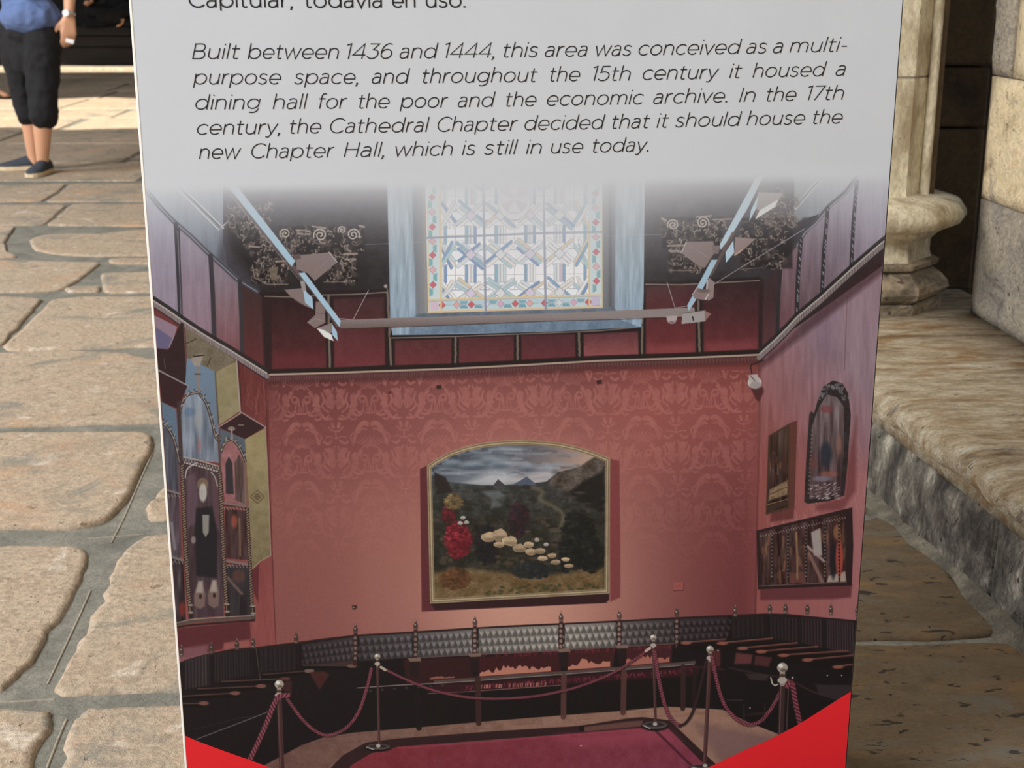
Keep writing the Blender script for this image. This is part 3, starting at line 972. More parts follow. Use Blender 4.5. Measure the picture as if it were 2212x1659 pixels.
nrs = np.random.RandomState(4)
def value_noise(H, W, cell_y, cell_x, seed):
    r_ = np.random.RandomState(seed)
    gh, gw = int(H / cell_y) + 3, int(W / cell_x) + 3
    G_ = r_.rand(gh, gw).astype(np.float32)
    y = np.arange(H, dtype=np.float32) / cell_y; x = np.arange(W, dtype=np.float32) / cell_x
    yi = y.astype(int); xi = x.astype(int)
    fy = y - yi; fx = x - xi
    fy = (fy * fy * (3 - 2 * fy))[:, None]; fx = (fx * fx * (3 - 2 * fx))[None]
    a = G_[yi][:, xi]; b = G_[yi][:, xi + 1]; c = G_[yi + 1][:, xi]; d = G_[yi + 1][:, xi + 1]
    return (a * (1 - fx) + b * fx) * (1 - fy) + (c * (1 - fx) + d * fx) * fy - .5

PS = 1.25
C = Canvas(298, 352, 1926, 1724, PS)
NZ = value_noise(C.H, C.W, 4 * PS, 4 * PS, 1) * .5 + value_noise(C.H, C.W, 14 * PS, 14 * PS, 2) * .8 + value_noise(C.H, C.W, 1.7 * PS, 1.7 * PS, 3) * .3
NV = value_noise(C.H, C.W, 60 * PS, 7 * PS, 5) + value_noise(C.H, C.W, 30 * PS, 3 * PS, 6) * .7
def streak(c, k=18, which=0):
    """flat or graded colour roughened by mottling (0) or by vertical folds (1)"""
    def f(X, Y, b):
        base = c(X, Y, b) if callable(c) else np.array(c, np.float32)
        n = (NZ, NV)[which][b[2]:b[3], b[0]:b[1], None]
        return base + n * k
    return f

# back wall in red damask
def wall_col(X, Y, b):
    Wc = np.zeros((Y.shape[0], X.shape[1], 3), np.float32)
    base = np.array((118, 57, 57), np.float32)
    glow = np.exp(-(((X - 1120) / 300) ** 2 + ((Y - 1330) / 330) ** 2))
    glow2 = np.exp(-(((X - 1130) / 330) ** 2 + ((Y - 1010) / 250) ** 2))
    side = np.clip((X - 1330) / 300, 0, 1) * np.clip((Y - 900) / 300, 0, 1)
    dark = np.clip((860 - X) / 280, 0, 1) * np.clip((930 - Y) / 140, 0, 1)
    topd = np.clip((850 - Y) / 70, 0, 1)
    left = np.clip((760 - X) / 180, 0, 1) * .8
    return base + glow[..., None] * np.array((82, 84, 62)) + glow2[..., None] * np.array((26, 20, 16)) + (np.clip((X - 1250) / 150, 0, 1) * np.clip((1100 - Y) / 200, 0, 1))[..., None] * np.array((22, 12, 8)) - side[..., None] * np.array((10, 10, 6)) - dark[..., None] * np.array((34, 22, 18)) - topd[..., None] * np.array((20, 14, 12)) + left[..., None] * np.array((8, 8, 6)) + (np.clip((Y - 960) / 120, 0, 1) * np.clip((900 - X) / 100, 0, 1))[..., None] * np.array((12, 12, 8))
C.poly([(575, 780), (1640, 755), (1632, 1400), (595, 1430)], wall_col)
# damask tile
TW, TH = 147.0, 127.0
T = Canvas(0, 0, TW, TH, 2.0)
def dm(pts, w, v=1.0, cx=73.5):
    for sx in (1, -1):
        for ox in (-TW, 0, TW):
            for oy in (-TH, 0, TH):
                T.line([(cx + sx * x + ox, y + oy) for x, y in cr(pts, 4)], w * 1.35, (v, v, v), 1, 2.0)
dm([(-36, 46), (-33, 34), (-28, 20), (-20, 9)], 5); dm([(-28, 20), (-21, 8), (-12, 2), (-6, 4)], 7.5); dm([(-24, 22), (-14, 14), (-8, 16)], 3)
dm([(-38, 42), (-42, 30), (-34, 22)], 2.5)
dm([(-32, -42), (-40, -34), (-34, -24), (-44, -14), (-52, -8), (-66, -8)], 4); dm([(-44, -14), (-38, -6), (-30, -8)], 3)
dm([(-10, -40), (-13, -28), (-9, -20), (9, -20)], 2); dm([(-5, -38), (-5, -22)], 1.6); dm([(-12, -44), (-7, -46)], 5); dm([(0, -34), (0, -20)], 1.5)
for k in range(5):
    an = math.radians(20 + k * 18)
    dm([(-8 * math.cos(an), 58 - 6 * math.sin(an)), (-19 * math.cos(an), 52 - 14 * math.sin(an)), (-32 * math.cos(an), 47 - 15 * math.sin(an))], 1.8, .8)
dm([(-24, 62), (-12, 52), (0, 50)], 2.4, .8)
dm([(-4, 90), (-6, 76), (-14, 70), (-20, 76), (-16, 84)], 3); dm([(-28, 88), (-34, 76), (-25, 70), (-20, 62)], 6); dm([(-32, 66), (-38, 72), (-36, 86), (-30, 96)], 3.4)
dm([(-52, 58), (-60, 72), (-54, 84), (-66, 96)], 5, 1); dm([(-46, 64), (-50, 78), (-46, 92), (-58, 104)], 3.4); dm([(-70, 52), (-66, 62), (-60, 60)], 3)
dm([(-58, 10), (-66, 18), (-73, 18)], 2.6); dm([(-66, 2), (-68, 10)], 5); dm([(-73, 20), (-73, 34), (-60, 30), (-52, 32)], 2); dm([(-64, 40), (-56, 46), (-48, 42)], 4)
dm([(-40, 106), (-30, 100), (-22, 106), (-14, 102)], 2.6); dm([(-60, 112), (-50, 118), (-46, 110)], 3)
dm([(-60, 60), (-64, 74), (-60, 88)], 9); dm([(-30, 78), (-33, 84)], 8); dm([(-36, -30), (-42, -20)], 5); dm([(-16, 108), (-24, 112), (-34, 110)], 4)
for k in range(7):
    an = math.radians(-60 + k * 34)
    dm([(-73 + 6 * math.cos(an), 76 + 6 * math.sin(an)), (-73 + 15 * math.cos(an), 76 + 17 * math.sin(an))], 2.6, .8)
i0, i1, j0, j1 = C.box(576, 800, 1640, 1260)
Xs = C.X[:, i0:i1]; Ys = C.Y[j0:j1]
# the tile follows the slight slope of the wall's lines
tx = (Xs - 651 + 73.5 - (Ys - 900) * 0.03) % TW
ty = (Ys - 915 + (Xs - 600) * 0.018) % TH
dmask = T.a[(ty * 2).astype(int) % T.H, (tx * 2).astype(int) % T.W, 0]
dmask = dmask * (np.clip((1240 - Ys) / 330, 0, 1) * np.clip((Xs - 565) / 60, 0, 1) * np.clip((1660 - Xs) / 60, .35, 1))
dmask *= (.75 + .6 * NZ[j0:j1, i0:i1])
C.comp((i0, i1, j0, j1), np.clip(dmask, 0, 1) * .52, (190, 120, 108))

# right-hand wall
C.poly([(1640, 755), (1926, 540), (1926, 1420), (1632, 1420)], streak(grad((1640, 1000), (146, 74, 68), (1860, 820), (146, 118, 128)), 16, 1))
C.poly([(1632, 1020), (1900, 1000), (1900, 1420), (1630, 1420)], grad((1640, 1200), (150, 80, 74), (1850, 1240), (170, 108, 108)), .75, 60)
C.line([(1641, 765), (1641, 920), (1636, 1100), (1631, 1330)], 3, (92, 40, 42), .6, 4)
C.line([(1830, 640), (1824, 800)], 1.2, (90, 60, 68), .7)
C.poly([(1752, 640), (1800, 620), (1800, 760), (1745, 800)], (112, 92, 112), .35, 50)
for k in range(150):
    x = random.uniform(1655, 1890); y = random.uniform(max(700, 1340 - (x - 1600) * 1.6), 1080)
    if y < 770 - (x - 1641) * .72: continue
    C.line(cr([(x, y), (x + random.uniform(-6, 6), y + 14), (x + random.uniform(-8, 8), y + 30)], 3), random.uniform(1, 2.4), (196, 140, 130), .22, 1.6)

# left-hand wall (under the rail)
C.poly([(326, 640), (578, 800), (597, 1430), (372, 1440)], streak(grad((560, 820), (104, 46, 46), (590, 1300), (140, 70, 66)), 12, 1))
for k in range(36):
    x = random.uniform(525, 574); y = random.uniform(820, 980)
    C.line(cr([(x, y), (x + random.uniform(-4, 4), y + 10), (x + random.uniform(-6, 6), y + 24)], 3), 1.6, (160, 90, 84), .3, 1.5)
C.line([(572, 800), (580, 1000), (588, 1200), (596, 1395)], 1.6, (72, 30, 32), .75, 1.2)

# upper zone: dark attic behind everything
C.poly([(298, 352), (1926, 352), (1926, 560), (1640, 764), (580, 808), (298, 620)], streak((42, 36, 40), 8))
C.poly([(478, 352), (842, 352), (842, 640), (565, 640), (478, 540)], streak(grad((520, 420), (70, 66, 72), (600, 620), (36, 32, 35)), 10))
C.poly([(1388, 352), (1730, 352), (1722, 480), (1640, 620), (1388, 620)], streak(grad((1560, 420), (72, 68, 74), (1500, 620), (38, 34, 37)), 10))
# attic wall, left: upper bluish field
C.poly([(298, 352), (482, 352), (482, 520), (492, 575), (553, 632), (449, 545), (376, 479), (298, 410)], streak(grad((330, 400), (170, 178, 186), (480, 600), (92, 98, 110)), 12, 1))
C.poly([(480, 500), (500, 560), (560, 625), (520, 608), (470, 560)], (62, 60, 68), .8, 14)
# purple panels, left
C.poly([(298, 404), (376, 480), (386, 688), (329, 640)], streak(grad((330, 430), (158, 156, 170), (360, 680), (140, 124, 140)), 10, 1))
C.poly([(388, 485), (450, 548), (463, 735), (394, 690)], streak(grad((410, 520), (142, 132, 146), (440, 720), (140, 112, 124)), 12, 1))
C.poly([(456, 552), (514, 606), (524, 772), (465, 736)], streak(grad((470, 600), (128, 112, 122), (505, 770), (124, 74, 78)), 12, 1))
C.poly([(520, 606), (566, 640), (574, 800), (526, 772)], streak(grad((540, 640), (60, 38, 38), (550, 800), (98, 38, 42)), 6, 1))
for pts, w in (([(317, 412), (345, 447), (376, 479), (412, 510), (449, 546), (513, 604), (556, 630)], 7),):
    C.line(pts, w + 3, (62, 62, 70), .9, 2.5)
    C.line(pts, 2.2, (156, 160, 166), .75, 1.5)
for a_, b_, w in (((380, 484), (390, 686), 10), ((455, 552), (463, 734), 10), ((518, 606), (523, 770), 9)):
    C.line([a_, ((a_[0] + b_[0]) / 2 + 1, (a_[1] + b_[1]) / 2), b_], w, (52, 48, 54), .95, 2)
C.line([(384, 500), (388, 590), (391, 680)], 2.4, (118, 116, 124), .8, 1.2)
C.line([(570, 636), (576, 800)], 10, (30, 20, 22), .8, 7)
for dx_, dy_ in ((0, 0), (11, -3)):
    C.line([(366 + dx_, 392 + dy_), (420 + dx_, 444 + dy_), (472 + dx_, 496 + dy_)], 2.6, (206, 206, 204), .9, 1.4)
C.line([(374, 392), (428, 444), (478, 492)], 3, (86, 80, 78), .8, 1.6)
C.line([(478, 492), (492, 478)], 3.2, (170, 165, 160), .9)
# attic wall, right
C.poly([(1926, 352), (1715, 352), (1716, 470), (1722, 480), (1770, 462), (1860, 370), (1926, 352)], streak(grad((1880, 380), (188, 194, 200), (1730, 480), (120, 124, 132)), 10, 1))
C.poly([(1926, 352), (1860, 370), (1770, 462), (1722, 520), (1682, 570), (1646, 612), (1641, 762), (1722, 680), (1838, 580), (1926, 500)],
       streak(grad((1660, 700), (86, 58, 62), (1880, 440), (160, 152, 168)), 16, 1))
C.poly([(1646, 600), (1684, 570), (1678, 728), (1641, 762)], streak(grad((1660, 620), (52, 34, 38), (1660, 740), (90, 48, 52)), 6, 1), .9, 2)
C.poly([(1690, 566), (1726, 524), (1720, 676), (1684, 712)], streak(grad((1700, 600), (118, 92, 100), (1700, 700), (112, 72, 78)), 14, 1), .9, 2)
C.poly([(1735, 470), (1770, 468), (1714, 540), (1652, 610), (1640, 582), (1690, 520)], (48, 44, 50), .92, 5)
for pts, w in (([(1849, 385), (1826, 416), (1790, 446), (1760, 482), (1738, 500), (1720, 530)], 6),):
    C.line(pts, w + 3, (60, 58, 66), .9, 2.5); C.line([(p[0] + 1, p[1] + 2) for p in pts], 2.4, (160, 160, 168), .8, 1.4)
for a_, b_, w in (((1851, 392), (1839, 572), 8), ((1788, 450), (1775, 634), 8), ((1730, 516), (1721, 676), 9), ((1687, 568), (1679, 722), 8)):
    C.line([a_, ((a_[0] + b_[0]) / 2 - 2, (a_[1] + b_[1]) / 2), b_], w, (44, 40, 46), .95, 1.8)
    if a_[0] > 1700:
        for k in range(16):
            t = (k + random.random()) / 16
            x = a_[0] + (b_[0] - a_[0]) * t; y = a_[1] + (b_[1] - a_[1]) * t
            C.line([(x - 1, y), (x + 1, y + 5)], 2.2, (150, 148, 156), .8)
for o in (0, 9):
    C.line([(1795 - o, 368), (1752 - o, 414), (1720 - o * .4, 452)], 2.4, (196, 194, 190), .9, 1.3)
C.line([(1786, 372), (1745, 416), (1718, 448)], 2.6, (96, 92, 92), .8, 1.4)
C.line([(1646, 612), (1643, 762)], 7, (36, 22, 26), .75, 5)

# carved frames in the attic
def spiral(cx, cy, r, turns, sgn, w, col, a=1.0, ph=0.0):
    pts = []
    for k in range(28):
        t = k / 27
        an = ph + sgn * turns * 2 * PI * t
        pts.append((cx + r * (1 - .85 * t) * math.cos(an), cy + r * (1 - .85 * t) * math.sin(an)))
    C.line(pts, w, col, a, 1.1)
def carve(poly_box, n, seed, inside=lambda x, y: True, s=1.0):
    r_ = random.Random(seed)
    x0, y0, x1, y1 = poly_box
    done = 0
    for _ in range(n // 3):
        x, y = r_.uniform(x0, x1), r_.uniform(y0, y1)
        if inside(x, y):
            C.ell(x, y, r_.uniform(4, 8) * s, r_.uniform(3, 7) * s, (78, 68, 63), r_.uniform(.3, .6), 4)
    while done < n:
        x, y = r_.uniform(x0, x1), r_.uniform(y0, y1)
        if not inside(x, y): continue
        done += 1
        v = r_.random()
        col = (92 + 70 * v, 80 + 62 * v, 74 + 50 * v)
        if r_.random() < .45:
            C.ell(x, y, r_.uniform(1, 2.6) * s, r_.uniform(1, 3.4) * s, col, r_.uniform(.5, .9), 1.4)
        else:
            an = r_.uniform(0, 6.28); R = r_.uniform(3, 9) * s
            C.line([(x + R * math.cos(an + q * .45), y + R * math.sin(an + q * .45)) for q in range(r_.randint(3, 7))], r_.uniform(1.4, 3.0) * s, col, r_.uniform(.5, .95), 1.5)
for bx_ in ((604, 489, 786, 548), (706, 540, 772, 612), (545, 560, 622, 612)):
    C.poly([(bx_[0], bx_[1]), (bx_[2], bx_[1]), (bx_[2], bx_[3]), (bx_[0], bx_[3])], (24, 20, 22), .75, 6)
carve((606, 492, 784, 545), 120, 21); carve((704, 545, 768, 610), 95, 22); C.poly([(490, 470), (540, 470), (600, 540), (600, 600), (545, 590), (500, 540)], (26, 22, 24), .75, 16); carve((486, 440, 590, 570), 130, 23, lambda x, y: y < 470 + (x - 480) * 1.3 and y > 380 + (x - 480) * .5)
carve((544, 560, 624, 612), 70, 24); carve((560, 500, 640, 570), 50, 28)
gcol = (176, 162, 146)
spiral(616, 505, 12, 1.6, 1, 2.6, gcol, 1, 2.6); spiral(692, 508, 15, 1.8, 1, 3, gcol, 1, 2.8); spiral(739, 497, 9, 1.5, 1, 2.6, gcol, 1, 2.6)
spiral(763, 507, 14, 1.8, -1, 3, gcol, 1, .4)
for a_, b_, w in (((675, 489), (703, 493), 3.5), ((640, 497), (668, 499), 3), ((642, 505), (670, 506), 3), ((777, 488), (786, 490), 5), ((743, 549), (771, 548), 4.5), ((746, 560), (768, 560), 4),
                  ((596, 565), (640, 562), 4), ((632, 551), (648, 558), 4), ((538, 532), (560, 534), 3.4)):
    C.line([a_, b_], w, (152, 132, 120), .9, 1.2)
C.line([(700, 609), (734, 609), (767, 606)], 1.6, (150, 130, 118), .8)
C.line([(546, 575), (550, 600), (578, 614), (622, 614)], 2, (150, 130, 116), .8)
C.poly([(580, 578), (601, 576), (597, 606), (586, 606)], (120, 106, 84), .8, 2)
for bx_ in ((1430, 470, 1560, 535), (1446, 530, 1520, 586), (1600, 470, 1712, 580)):
    C.poly([(bx_[0], bx_[1]), (bx_[2], bx_[1]), (bx_[2], bx_[3]), (bx_[0], bx_[3])], (26, 22, 25), .7, 6)
carve((1432, 474, 1570, 530), 110, 31); carve((1448, 530, 1516, 586), 80, 32); carve((1600, 480, 1700, 580), 110, 33, lambda x, y: y < 600 - (x - 1600) * .1)
carve((1640, 410, 1722, 490), 120, 34)
spiral(1454, 486, 13, 1.8, 1, 2.8, gcol, 1, 2.8); spiral(1518, 481, 14, 1.9, -1, 3, gcol, 1, .4)
for a_, b_, w in (((1504, 469), (1536, 466), 3.5), ((1540, 474), (1580, 473), 3), ((1442, 531), (1476, 530), 4), ((1446, 542), (1474, 543), 4.5), ((1430, 472), (1438, 476), 5)):
    C.line([a_, b_], w, (152, 132, 120), .9, 1.2)
C.line([(1446, 584), (1480, 585), (1512, 584)], 1.6, (130, 112, 104), .8); C.line([(1600, 582), (1645, 578)], 1.6, (130, 112, 104), .8)
C.poly([(1462, 440), (1480, 436), (1502, 430), (1500, 452), (1466, 462)], (90, 84, 82), .45, 8)

# frieze panels of red cloth on the back wall
C.poly([(566, 630), (838, 624), (842, 800), (575, 808)], (40, 22, 25))
C.poly([(1388, 610), (1644, 604), (1642, 768), (1388, 776)], (44, 26, 29))
C.poly([(838, 722), (1390, 700), (1390, 778), (838, 800)], (34, 24, 27))
def cloth(pts, c0, c1):
    ys = [p[1] for p in pts]; x = pts[0][0]
    C.poly(pts, streak(grad((x, min(ys)), c0, (x, max(ys))  , c1), 9), 1, 3)
cloth([(586, 650), (702, 646), (705, 796), (588, 802)], (40, 20, 23), (92, 34, 40))
cloth([(721, 646), (829, 642), (832, 788), (722, 796)], (62, 34, 36), (112, 44, 50))
cloth([(853, 736), (975, 732), (975, 786), (853, 791)], (84, 40, 44), (110, 46, 50))
cloth([(991, 730), (1110, 726), (1110, 780), (991, 786)], (82, 40, 46), (108, 46, 50))
cloth([(1126, 724), (1242, 722), (1243, 774), (1126, 780)], (78, 38, 46), (104, 44, 50))
cloth([(1261, 722), (1378, 716), (1380, 768), (1261, 774)], (92, 48, 54), (152, 78, 78))
cloth([(1395, 620), (1502, 615), (1503, 764), (1395, 768)], (66, 32, 36), (120, 46, 52))
cloth([(1520, 615), (1638, 610), (1638, 758), (1520, 763)], (46, 26, 30), (112, 44, 50))
C.poly([(1400, 745), (1500, 742), (1500, 764), (1400, 768)], (170, 84, 84), .35, 16); C.poly([(1525, 740), (1632, 735), (1635, 758), (1525, 763)], (160, 76, 76), .35, 16)
C.poly([(592, 765), (700, 760), (704, 794), (590, 800)], (110, 40, 46), .5, 26)
def post(a_, b_, w=5):
    n = 14
    pts = [(a_[0] + (b_[0] - a_[0]) * i / n + random.uniform(-.7, .7), a_[1] + (b_[1] - a_[1]) * i / n) for i in range(n + 1)]
    C.line(pts, w + 8, (30, 22, 24), .85, 3)
    C.line(pts, w, (122, 106, 92), .9, 1.6)
post((709, 640), (713, 796)); post((837, 632), (845, 790)); post((984, 730), (984, 784)); post((1118, 726), (1118, 778)); post((1250, 720), (1252, 772))
post((1388, 618), (1387, 768)); post((1508, 650), (1511, 762))
for pts in ([(572, 640), (640, 642), (700, 637), (760, 636), (838, 631)], [(1395, 614), (1470, 615), (1560, 610), (1640, 606)], [(846, 730), (980, 727), (1110, 722), (1240, 717), (1300, 714), (1384, 706)]):
    C.line([(p[0], p[1] - 4) for p in pts], 8, (28, 22, 24), .8, 3)
    C.line(pts, 2.6, (138, 124, 112), .85, 1.5)
rail = [(583, 809), (700, 806), (840, 801), (960, 797), (1120, 789), (1300, 779), (1460, 774), (1640, 766)]
C.line([(p[0], p[1] - 7) for p in rail], 9, (30, 20, 22), .95, 3)
C.line([(p[0], p[1] + 8) for p in rail], 15, (92, 52, 54), .9, 3)
for k in range(330):
    t = k / 330 * (len(rail) - 1); i = int(t); f_ = t - i
    x = rail[i][0] + (rail[i + 1][0] - rail[i][0]) * f_; y = rail[i][1] + (rail[i + 1][1] - rail[i][1]) * f_
    C.line([(x, y + 4), (x, y + 14)], 1.2, (64, 34, 36) if k % 2 else (124, 84, 80), .5, 1)
C.line(rail, 4.2, (176, 156, 134), .95, 1.6)
C.line([(p[0], p[1] + 4) for p in rail], 1.2, (60, 34, 34), .9)
C.line([(p[0], p[1] + 18) for p in rail], 8, (60, 26, 28), .45, 8)

# fringe rails on the side walls
def side_rail(pts, dn, seed):
    r_ = random.Random(seed)
    C.line([(p[0], p[1] - 6) for p in pts], 8, (36, 32, 34), .95, 2.5)
    C.line([(p[0], p[1] + dn * .55) for p in pts], dn * .95, (126, 112, 110), .95, 2)
    n = 150
    for k in range(n):
        t = k / n * (len(pts) - 1); i = int(t); f_ = t - i
        x = pts[i][0] + (pts[i + 1][0] - pts[i][0]) * f_; y = pts[i][1] + (pts[i + 1][1] - pts[i][1]) * f_
        C.line([(x, y + 3), (x + r_.uniform(-1, 1), y + dn)], 1.1, (170, 158, 152) if k % 2 else (76, 62, 66), .55, 1)
    C.line(pts, 3.2, (176, 172, 160), .9, 1.4)
    C.line([(p[0], p[1] + dn + 2) for p in pts], 2.4, (44, 32, 36), .95, 1.6)
side_rail([(326, 646), (360, 668), (394, 692), (430, 716), (466, 738), (500, 758), (530, 777), (576, 806)], 12, 1)
side_rail([(1926, 508), (1900, 528), (1838, 582), (1775, 640), (1722, 684), (1700, 708), (1676, 732), (1641, 764)], 14, 2)
C.poly([(1926, 530), (1838, 604), (1775, 664), (1722, 706), (1700, 730), (1676, 752), (1641, 782), (1641, 800), (1730, 730), (1926, 575)], (58, 30, 36), .6, 12)

# window recess and stained glass
C.poly([(835, 352), (840, 560), (843, 700), (848, 724), (1000, 722), (1200, 716), (1384, 706), (1390, 640), (1393, 352)], streak(grad((1110, 400), (160, 172, 180), (1110, 720), (124, 148, 168)), 14, 1), 1, 1.6)
C.poly([(836, 352), (893, 352), (898, 560), (896, 676), (884, 722), (848, 723)], streak(grad((840, 420), (160, 174, 182), (880, 700), (144, 166, 182)), 34, 1), 1, 2)
C.poly([(1322, 352), (1393, 352), (1390, 640), (1386, 706), (1350, 700), (1326, 668)], streak(grad((1350, 420), (154, 170, 178), (1360, 700), (138, 162, 180)), 36, 1), 1, 2)
C.poly([(888, 352), (918, 352), (926, 672), (899, 684)], grad((888, 500), (100, 106, 114), (922, 500), (140, 136, 134)), .9, 4)
C.poly([(1298, 352), (1330, 352), (1328, 672), (1302, 668)], grad((1300, 500), (112, 110, 112), (1330, 500), (96, 100, 106)), .92, 4)
C.line([(914, 352), (920, 672)], 3, (150, 144, 136), .8, 2); C.line([(1318, 352), (1318, 666)], 6, (78, 76, 80), .7, 4)
C.poly([(899, 678), (1326, 662), (1332, 674), (896, 690)], streak((96, 108, 122), 26), 1, 2)
C.poly([(886, 700), (1340, 690), (1380, 706), (1200, 716), (884, 722)], streak((104, 126, 146), 30), .9, 3)
C.poly([(918, 352), (1301, 352), (1301, 664), (925, 674)], grad((1110, 380), (242, 242, 240), (1110, 660), (240, 242, 243)), 1, 1.5)
def blob(x, y, rx, ry, c, a): C.ell(x, y, rx, ry, c, a, 14)
blob(1110, 560, 60, 60, (236, 236, 232), .6)
cols_x = [984, 1047.5, 1111.5, 1175.5, 1240]
blues = [(132, 176, 196), (118, 160, 192), (202, 216, 218), (234, 234, 230), (110, 146, 192), (170, 204, 208), (236, 234, 226), (230, 224, 210), (214, 224, 224), (238, 238, 236)]
lead = (142, 140, 152)
rq = random.Random(12)
def bar(a_, b_, w, c):
    C.line([a_, b_], w + 1.8, lead, .8, 1); C.line([a_, b_], w, c, 1, .8)
    
for yb in (423, 507, 593):
    for cx_ in cols_x:
        y_ = yb + (cx_ - 1110) * -.012
        o8 = [(cx_ - 10, y_ - 32), (cx_ + 10, y_ - 32), (cx_ + 22, y_ - 18), (cx_ + 22, y_ + 18), (cx_ + 10, y_ + 32), (cx_ - 10, y_ + 32), (cx_ - 22, y_ + 18), (cx_ - 22, y_ - 18)]
        C.poly(o8, (247, 246, 243)); C.line(o8 + [o8[0]], 1.5, lead, .85)
        C.line([(cx_, y_ - 32), (cx_, y_ + 32)], 1.2, lead, .8); C.line([(cx_ - 22, y_), (cx_ + 22, y_)], 1.2, lead, .6)
for ri, yb in enumerate((381, 465, 549, 633)):
    for k in range(6):
        xm = 953 + 64 * k
        y_ = yb + (xm - 1110) * -.012
        if yb > 390:
            for o, cc in ((-9.5, rq.choice(blues[:3])), (-3.2, rq.choice(blues[2:4])), (3.2, (206, 184, 198) if rq.random() < .4 else (226, 226, 222)), (9.5, rq.choice(blues[:5]))):
                if 950 < xm + o < 1274:
                    bar((xm + o, y_ - 60), (xm + o, y_ - 26), 5, cc)
for ri, yb in enumerate((381, 465, 549, 633)):
    for k in range(6):
        xm = 953 + 64 * k
        y_ = yb + (xm - 1110) * -.012
        for s_ in (1, -1):
            for o in (-8.5, 0, 8.5) if s_ > 0 else (-6, 3):
                cc = rq.choice(blues) if rq.random() < .92 else (224, 204, 168)
                L1, L2 = rq.choice((22, 27, 30)), rq.choice((22, 27, 30))
                pa = [xm - s_ * L1 + o * .6, y_ - L1 * .86 + o * .7 * -s_]; pb = [xm + s_ * L2 + o * .6, y_ + L2 * .80 + o * .7 * -s_]
                pa[0] = min(max(pa[0], 953), 1270); pb[0] = min(max(pb[0], 953), 1270)
                if abs(pa[0] - pb[0]) > 12 and min(pb[1], 646) > pa[1]:
                    bar(tuple(pa), (pb[0], min(pb[1], 646)), 5.4, cc)
        if 954 < xm < 1270:
            C.poly([(xm, y_ - 13), (xm + 13, y_), (xm, y_ + 13), (xm - 13, y_)], lead, .8); C.poly([(xm, y_ - 11), (xm + 11, y_), (xm, y_ + 11), (xm - 11, y_)], (214, 202, 218) if k % 2 else (222, 224, 224))
# borders
yel = (226, 198, 138)
for xa, xb in ((921, 925), (1299, 1297)):
    pass
C.poly([(920, 352), (952, 352), (956, 650), (926, 652)], (206, 216, 216)); C.poly([(1270, 352), (1300, 352), (1301, 640), (1272, 642)], (206, 216, 216))
C.poly([(926, 648), (1301, 637), (1301, 664), (926, 674)], (196, 212, 214))
def diamond(x, y, r, c):
    C.poly([(x, y - r), (x + r, y), (x, y + r), (x - r, y)], c); C.line([(x, y - r), (x + r, y), (x, y + r), (x - r, y), (x, y - r)], 1.1, lead, .8)
for (x, ys_) in ((934, [395, 426, 458, 490, 521, 551, 583, 615]), (1287, [390, 418, 449, 480, 512, 544, 576, 607])):
    for k, y in enumerate(ys_):
        xx = x + (y - 500) * .012
        C.poly([(xx - 8, y + 6), (xx, y + 10), (xx, y + 22), (xx - 8, y + 25)], (120, 172, 178) if k % 2 else (196, 220, 220)); C.poly([(xx + 1, y + 10), (xx + 9, y + 6), (xx + 9, y + 25), (xx + 1, y + 22)], (196, 220, 218) if k % 2 else (118, 170, 178))
        diamond(xx, y, 8, (206, 96, 104) if k % 2 else (224, 170, 172))
for k in range(11):
    x = 955 + k * 31.6; y = 659.5 - (x - 935) * .021
    C.poly([(x + 6, y - 8), (x + 25, y - 8), (x + 21, y - 1), (x + 9, y - 1)], (122, 170, 184) if k % 2 else (176, 208, 214)); C.poly([(x + 9, y + 1), (x + 21, y + 1), (x + 25, y + 8), (x + 6, y + 8)], (108, 164, 180) if k % 3 else (188, 214, 216))
    C.line([(x + 9, y), (x + 21, y)], 1, lead, .7)
    diamond(x, y, 8, [(206, 92, 98), (226, 164, 158), (206, 92, 98), (214, 220, 220), (216, 168, 190)][k % 5])
C.line([(949, 352), (953, 674)], 4, yel, .9); C.line([(923, 440), (927, 674)], 3, yel, .9); C.line([(1273, 480), (1273, 664)], 4, yel, .9); C.line([(1299, 440), (1300, 664)], 3.4, yel, .9)
C.line([(926, 648), (1300, 637)], 4, yel, .95); C.line([(926, 674), (1300, 663)], 4.4, (224, 190, 140), .95)
C.line([(926, 651), (1300, 640)], 1, lead, .8)
C.poly([(930, 652), (947, 651), (948, 670), (931, 671)], (212, 186, 200)); C.poly([(1277, 641), (1295, 640), (1296, 659), (1278, 660)], (196, 184, 208))
C.ell(1111, 432, 36, 40, (228, 226, 222), 1, 2)
for q in range(40):
    an = q / 40 * 2 * PI
C.line([(1111 + 36 * math.cos(a * PI / 20), 436 + 40 * math.sin(a * PI / 20)) for a in range(41)], 1.4, lead, .8)
C.ell(1111, 428, 31, 34, (196, 178, 194), .95, 2)
C.poly([(1111, 432), (1124, 458), (1098, 458)], (228, 224, 220), 1, 2); C.poly([(1111, 432), (1122, 398), (1100, 398)], (228, 224, 220), 1, 2)
C.poly([(1111, 430), (1140, 418), (1140, 440)], (228, 224, 220), .9, 2); C.poly([(1111, 430), (1082, 418), (1082, 440)], (228, 224, 220), .9, 2)
for pts, w in (([(1043, 352), (1046, 520), (1049, 670)], 5), ([(1174, 352), (1176, 520), (1179, 667)], 5), ([(920, 514), (1045, 509), (1176, 503), (1302, 501)], 4.4)):
    C.line(pts, w, (138, 146, 166), .95, 1.6)

